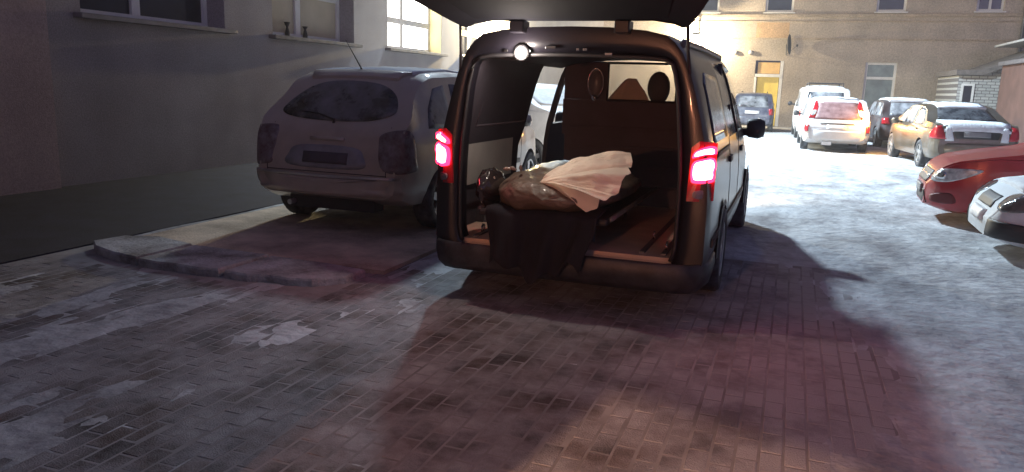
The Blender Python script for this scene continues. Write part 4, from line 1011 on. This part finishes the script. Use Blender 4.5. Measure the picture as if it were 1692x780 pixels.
# tail lights
for s in (-1, 1):
    tl = empty('tail_light', (0, 0, 0)); tl.parent = van
    def tlp(pts, y0, y1, m_, nm):
        mb_ = MB(); nP = len(pts)
        P_ = [(s*x, z) for x, z in pts]
        def yy(x): return y0 + .10*smoothstep(.90, 1.0, abs(x))
        cx = sum(p[0] for p in P_)/nP; cz = sum(p[1] for p in P_)/nP; RN = 5
        vs = [(cx, yy(cx)-.003, cz)]
        for r_ in range(1, RN+1):
            for x, z in P_:
                a_ = cx+(x-cx)*r_/RN; vs.append((a_, yy(a_)-.003*(1-r_/RN), cz+(z-cz)*r_/RN))
        vs += [(x*.992, max(y1, yy(x)+.02), z) for x, z in P_]
        fs = [(0, 1+i, 1+(i+1) % nP) for i in range(nP)]
        for r_ in range(RN):
            fs += [(1+r_*nP+i, 1+r_*nP+(i+1) % nP, 1+(r_+1)*nP+(i+1) % nP, 1+(r_+1)*nP+i) for i in range(nP)]
        return mb_.add(vs, fs).build(nm, m_, tl, False)
    tlp(densify([(.84, .84), (1.005, .84), (1.005, 1.22), (.90, 1.235), (.85, 1.19)], 4), -.020, .12, lens_red, 'housing')
    main = catmull([(.865, .985), (.885, .965), (.985, .965), (1.006, .99), (1.003, 1.035), (1.012, 1.075), (.995, 1.125), (.93, 1.12), (.875, 1.10), (.86, 1.05)], 4)
    upper = catmull([(.865, 1.125), (.89, 1.13), (.94, 1.145), (1.0, 1.15), (1.008, 1.17), (1.0, 1.20), (.95, 1.20), (.90, 1.18), (.87, 1.155)], 4)
    def shrink(p, kx, kz, dx=0, dz=0):
        cx_ = sum(q[0] for q in p)/len(p); cz_ = sum(q[1] for q in p)/len(p)
        return [(cx_+(x-cx_)*kx+dx, cz_+(z-cz_)*kz+dz) for x, z in p]
    tlp(main, -.060, .05, tail_rim, 'lamp'); tlp(shrink(main, .80, .78, .0, .006), -.068, .05, tail_glow, 'bulb_glow')
    tlp(upper, -.060, .05, tail_rim, 'upper_lamp'); tlp(shrink(upper, .78, .60), -.068, .05, tail_glow if s > 0 else tail_amber, 'bulb_glow')
    tlp(catmull([(.89, .865), (.98, .865), (.98, .91), (.89, .91)], 3), -.044, .05, lens_dull, 'reflector')
# tailgate, raised a little above level
tg = MB(); hwk = [(0, .74), (.04, .775), (.15, .80), (.35, .835), (.65, .875), (.9, .90), (1.2, .90), (1.36, .87), (1.43, .80), (1.46, .70)]
zb = lambda d: 1.980 + .145*d
vs = []; fs = []; XS = [-1, -.92, -.75, -.4, 0, .4, .75, .92, 1]
for d, hw in hwk:
    for xk in XS:
        ed = max(0, abs(xk)-.75)/.25
        vs.append((xk*hw + .085*min(1, d/.65), -.02-d + (.0 if d < 1.3 else .06*abs(xk)**3), zb(d) - .045*ed**2 - (.05 if d < .1 else 0)*0))
nx = len(XS)
for i in range(len(hwk)-1):
    for k2 in range(nx-1): fs.append((i*nx+k2, i*nx+k2+1, (i+1)*nx+k2+1, (i+1)*nx+k2))
tgo = tg.add(vs, fs).build('tailgate', mat('tailgate_black', (.010, .010, .014), .9, spec=.1), van, True); sd = tgo.modifiers.new('t', 'SOLIDIFY'); sd.thickness = .11; sd.offset = 1; bv = tgo.modifiers.new('b', 'BEVEL'); bv.width = .035; bv.segments = 3; bv.angle_limit = R(50)
m = MB(); m.add([(-.66, -.14, zb(.14)-.012), (.66, -.14, zb(.14)-.012), (.76, -.62, zb(.62)-.012), (-.76, -.62, zb(.62)-.012)], [(0, 1, 2, 3)]); o = m.build('rear_window', mat('tailgate_glass', (.008, .008, .011), .9, spec=.1), tgo); sd = o.modifiers.new('t', 'SOLIDIFY'); sd.thickness = .01
m = MB(); m.add([(-.72, -.70, zb(.7)-.014), (.72, -.70, zb(.7)-.014), (.74, -1.3, zb(1.3)-.014), (-.74, -1.3, zb(1.3)-.014)], [(0, 1, 2, 3)]); o = m.build('inner_trim', MATS['tailgate_black'], tgo); sd = o.modifiers.new('t', 'SOLIDIFY'); sd.thickness = .015
MB().box(-.07, .07, -1.4, -1.33, zb(1.35)-.07, zb(1.35)-.0).build('latch', black_trim, tgo, bevel=.01)
for s in (-1, 1):
    MB().tube([(s*.80, .01, 1.66), (s*.785, -.03, 1.80), (s*.775, -.07, zb(.06)-.005)], [.014, .011, .010], 8).build('gas_strut', black_trim, van, True)
# right and left mirrors
for s in (-1, 1):
    m = MB(); m.tube([(s*.90, 3.72, 1.12), (s*1.02, 3.70, 1.13)], .04, 8)
    m.lathe([(0, .001), (0, .085), (.02, .10), (.12, .11), (.18, .085), (.19, .001)], 'x', 16, (s*.99 if s > 0 else -1.18, 3.70, 1.17), closed=False)
    m.build('mirror', black_trim, van, True)
# lamp at the top of the load opening, lit, and the cargo light by the partition
lm = MB().lathe([(0, .001), (0, .055), (-.018, .055), (-.028, .035)], 'y', 18, closed=False).build('courtesy_lamp', lamp_metal, van, True); lm.location = (-.335, -.012, 1.775)
lg = MB().lathe([(-.020, .001), (-.020, .034), (-.038, .026), (-.042, .001)], 'y', 18, closed=False).build('lamp_lens', lamp_glow, lm, True)
lamp_obj('courtesy_bulb', 'POINT', (0, -.085, -.01), LAMP_VAN['power'], LAMP_VAN['col'], lm, .03)
# headlights, lit like the tail lights; they brighten the yard in front of the van
for s_ in (-1, 1):
    hl = MB().lathe([(0, .001), (0, .12), (.03, .11), (.05, .001)], 'y', 18, closed=False).build('headlight', lens_clear, van, True)
    hl.location = (s_*.66, 5.02, .74); hl.scale = (1.3, 1, .7)
    hb = lamp_obj('headlight_bulb', 'SPOT', (s_*.66, 5.16, .74), HEADLIGHT['power'], HEADLIGHT['col'], van, .06)
    hb.data.spot_size = R(HEADLIGHT['cone']); hb.data.spot_blend = HEADLIGHT['blend']
    hb.rotation_euler = Vector((-.12, 1.0, -.10)).to_track_quat('-Z', 'Y').to_euler()

# ---------------------------------------------------------------- load in the van
SX, SY = VX-.16, VY
stretch = empty('stretcher', (SX, SY, .435), 0, 'dark low stretcher pushed part way into the back of the van', 'stretcher')
m = MB(); m.box(-.44, .50, -.10, 1.80, .20, .25); m.build('deck', black_trim, stretch, bevel=.015)
for s in (-1, 1):
    MB().tube([(.03+s*.48, -.04, .24), (.03+s*.48, 1.82, .24)], .018, 8).build('side_rail', lamp_metal, stretch, True)
    for y in (.35, 1.5):
        MB().tube([(s*.30, y, .20), (s*.30, y, .0)], .015, 8).build('leg', lamp_metal, stretch)
# dark blanket hanging from the stretcher end over the sill
vs = []; fs = []; nu, nv = 34, 22
for j in range(nv):
    v = j/(nv-1)
    for i in range(nu):
        u = i/(nu-1)
        hw = .40 - .07*smoothstep(.3, 1, v)
        x = (u-.5)*2*hw + .02*math.sin(v*4)
        if v < .25:
            y = .35 - v/.25*.56; z = .265
        else:
            q = (v-.25)/.75; y = -.21 - .02*q + .03*math.sin(u*17+q*2)*min(1, q*3) + .012*math.sin(u*41); z = .265 - q*.44*(1-.25*abs(u-.45)) + .04*q*math.sin(u*9) + .03*q*math.sin(u*23)
        z += .02*noise.noise(Vector((u*6, v*6, 0)))
        vs.append((x, y, z))
for j in range(nv-1):
    for i in range(nu-1): fs.append((j*nu+i, j*nu+i+1, (j+1)*nu+i+1, (j+1)*nu+i))
me = bpy.data.meshes.new('blanket'); me.from_pydata(vs, [], fs); me.update()
bl = link('blanket', me, None, True, [mat('blanket_dark', (.010, .010, .016), .95, var=.25, vscale=8, bump=.4, bscale=300)])
bl.location = (SX+.03, SY+.03, .435); sd = bl.modifiers.new('t', 'SOLIDIFY'); sd.thickness = .008
tagp(bl, 'dark blanket hanging over the end of the stretcher', 'blanket')
# brown wrapped bundle
bun = mat('wrap_brown', (.14, .10, .075), .55, var=.3, vscale=7, bump=.7, bscale=22, coat=.12)
def bundle_mesh():
    vs = []; fs = []; na, nb = 64, 40
    for j in range(nb+1):
        th = math.pi*j/nb
        for i in range(na):
            ph = 2*math.pi*i/na
            d = Vector((math.sin(th)*math.cos(ph), -math.cos(th), math.sin(th)*math.sin(ph)))
            e = .72
            p = Vector((math.copysign(abs(d.x)**e, d.x)*.45, math.copysign(abs(d.y)**.6, d.y)*.82, math.copysign(abs(d.z)**.8, d.z)*.12))
            r = noise.ridged_multi_fractal(Vector((p.x*5+3, p.y*4, p.z*7)), 1.0, 2.0, 4, 1.0, 2.0)
            p *= 1.0 + .045*(r-1.0)
            p.z += .018*noise.noise(Vector((p.x*9, p.y*6, 4)))
            # a hump at the left end, lower toward the right
            p.z *= 1.0 + .40*math.exp(-((p.x+.24)/.20)**2) - .30*smoothstep(.05, .5, p.x)
            if p.z < -.10: p.z = -.10 + (p.z+.10)*.2
            vs.append(tuple(p))
    for j in range(nb):
        for i in range(na): fs.append((j*na+i, j*na+(i+1) % na, (j+1)*na+(i+1) % na, (j+1)*na+i))
    me = bpy.data.meshes.new('bundle'); me.from_pydata(vs, [], fs); me.update(); return me
bo = link('wrapped_bundle', bundle_mesh(), None, True, [bun]); bo.location = (-1.54, SY+.62, .80)
tagp(bo, 'long brown plastic wrapped bundle lying on the stretcher', 'bundle')
# small glossy crumples of the wrap
for q, (x, y, z) in enumerate(((-.33, -.62, .17), (-.27, -.66, .18), (-.22, -.64, .185), (-.44, -.60, .08), (-.03, -.74, .06))):
    m = MB().lathe([(-.03, .001), (-.02, .010), (0, .014), (.02, .009), (.035, .001)], 'x', 7, closed=False)
    o = m.build('wrap_crumple', mat('wrap_gloss', (.30, .24, .20), .12, coat=1.0), bo, True); o.location = (x, y, z); o.rotation_euler = (q*.7, .4*q, .9*q)
# dark plastic bag beside it
vs = []; fs = []; na, nb = 28, 18
for j_ in range(nb+1):
    th = math.pi*j_/nb
    for i_ in range(na):
        ph = 2*math.pi*i_/na
        d = Vector((math.sin(th)*math.cos(ph)*.085, math.sin(th)*math.sin(ph)*.20, math.cos(th)*.135))
        vs.append(tuple(d*(1+.16*noise.noise(d*22) + .10*abs(noise.noise(d*45)))))
for j_ in range(nb):
    for i_ in range(na): fs.append((j_*na+i_, j_*na+(i_+1) % na, (j_+1)*na+(i_+1) % na, (j_+1)*na+i_))
me = bpy.data.meshes.new('bag'); me.from_pydata(vs, [], fs); me.update()
o = link('plastic_bag', me, None, True, [mat('bag_dark', (.030, .022, .022), .18, coat=.8)]); o.location = (-2.03, SY+.10, .815)
tagp(o, 'dark glossy plastic bag at the left end of the bundle', 'bag')
# creased tan sheet fanned over the right side
A = Vector((-1.60, 4.98, .90))
rim = [Vector(p) for p in ((-1.50, 5.20, .995), (-1.40, 5.30, 1.045), (-1.22, 5.38, 1.085), (-1.055, 5.36, 1.105), (-1.02, 5.26, 1.065), (-1.03, 5.16, 1.03), (-.985, 5.08, .985), (-1.03, 5.00, .935), (-1.04, 4.94, .885), (-1.10, 4.90, .845), (-1.13, 4.87, .80), (-1.16, 4.86, .775), (-1.24, 4.86, .755), (-1.33, 4.88, .80), (-1.45, 4.92, .86))]
vs = [tuple(A)]; fs = []; NR = 14
sub = []
for i in range(len(rim)-1):
    for k2 in range(6): sub.append(rim[i].lerp(rim[i+1], k2/6))
sub.append(rim[-1]); ns = len(sub)
for r in range(1, NR+1):
    k2 = r/NR
    for i, p in enumerate(sub):
        q = A.lerp(p, k2); ph = (i/(ns-1))**1.3*2*math.pi*3.4
        tri = 2/math.pi*math.asin(math.sin(ph + .8*noise.noise(Vector((i*.1, 0, 5)))))
        amp = .075*k2**.9*(.30+1.2*abs(noise.noise(Vector((i*.09, 3.3, 1)))) )
        q = q + Vector((.0, -.75, .65))*(tri*amp + .035*math.sin(math.pi*k2) + .020*noise.noise(q*9) + .012*abs(noise.noise(q*22)))
        vs.append(tuple(q))
for i in range(ns-1): fs.append((0, 1+i, 2+i))
for r in range(NR-1):
    for i in range(ns-1):
        a = 1+r*ns; fs.append((a+i, a+ns+i, a+ns+i+1, a+i+1))
me = bpy.data.meshes.new('sheet'); me.from_pydata(vs, [], fs); me.update()
sh = link('tan_sheet', me, None, False, [mat('sheet_tan', (.80, .70, .57), .8, var=.08, vscale=6, bump=.2, bscale=60)])
sd = sh.modifiers.new('t', 'SOLIDIFY'); sd.thickness = .003
tagp(sh, 'creased tan sheet fanned out on the bundle in the van', 'sheet')
# tan cloth thrown over the middle seat back, seen through the partition window
vs = []; fs = []
for j_ in range(9):
    for i_ in range(13):
        u = i_/12-.5; v = j_/8
        hw = .07 + .30*v
        vs.append((u*hw*2*.62, -.02-.10*v + .02*math.sin(u*19)*v, .25*(1-v**1.2) + .012*noise.noise(Vector((u*7, v*5, 2)))))
for j_ in range(8):
    for i_ in range(12): fs.append((j_*13+i_, j_*13+i_+1, (j_+1)*13+i_+1, (j_+1)*13+i_))
me = bpy.data.meshes.new('cloth'); me.from_pydata(vs, [], fs); me.update()
o = link('tan_cloth', me, None, True, [MATS['sheet_tan']]); o.location = (VX-.06, VY+2.46, 1.40); sd = o.modifiers.new('t', 'SOLIDIFY'); sd.thickness = .006
tagp(o, 'tan cloth over the middle front seat, seen through the partition window', 'cloth')


# ================================================================== thin haze added to give the far lights a bloom
hz = MB().box(-22, 17, -12, 48, -1.05, 13.5).build('haze', [], None)
hm = bpy.data.materials.new('haze'); hm.use_nodes = True; nt = hm.node_tree; nt.nodes.clear()
ho = nt.nodes.new('ShaderNodeOutputMaterial'); pv = nt.nodes.new('ShaderNodeVolumePrincipled')
pv.inputs['Color'].default_value = (0.92, 0.93, 0.96, 1); pv.inputs['Density'].default_value = 0.0022; pv.inputs['Anisotropy'].default_value = 0.35
nt.links.new(pv.outputs[0], ho.inputs['Volume']); hz.data.materials.append(hm); hz['kind'] = 'stuff'
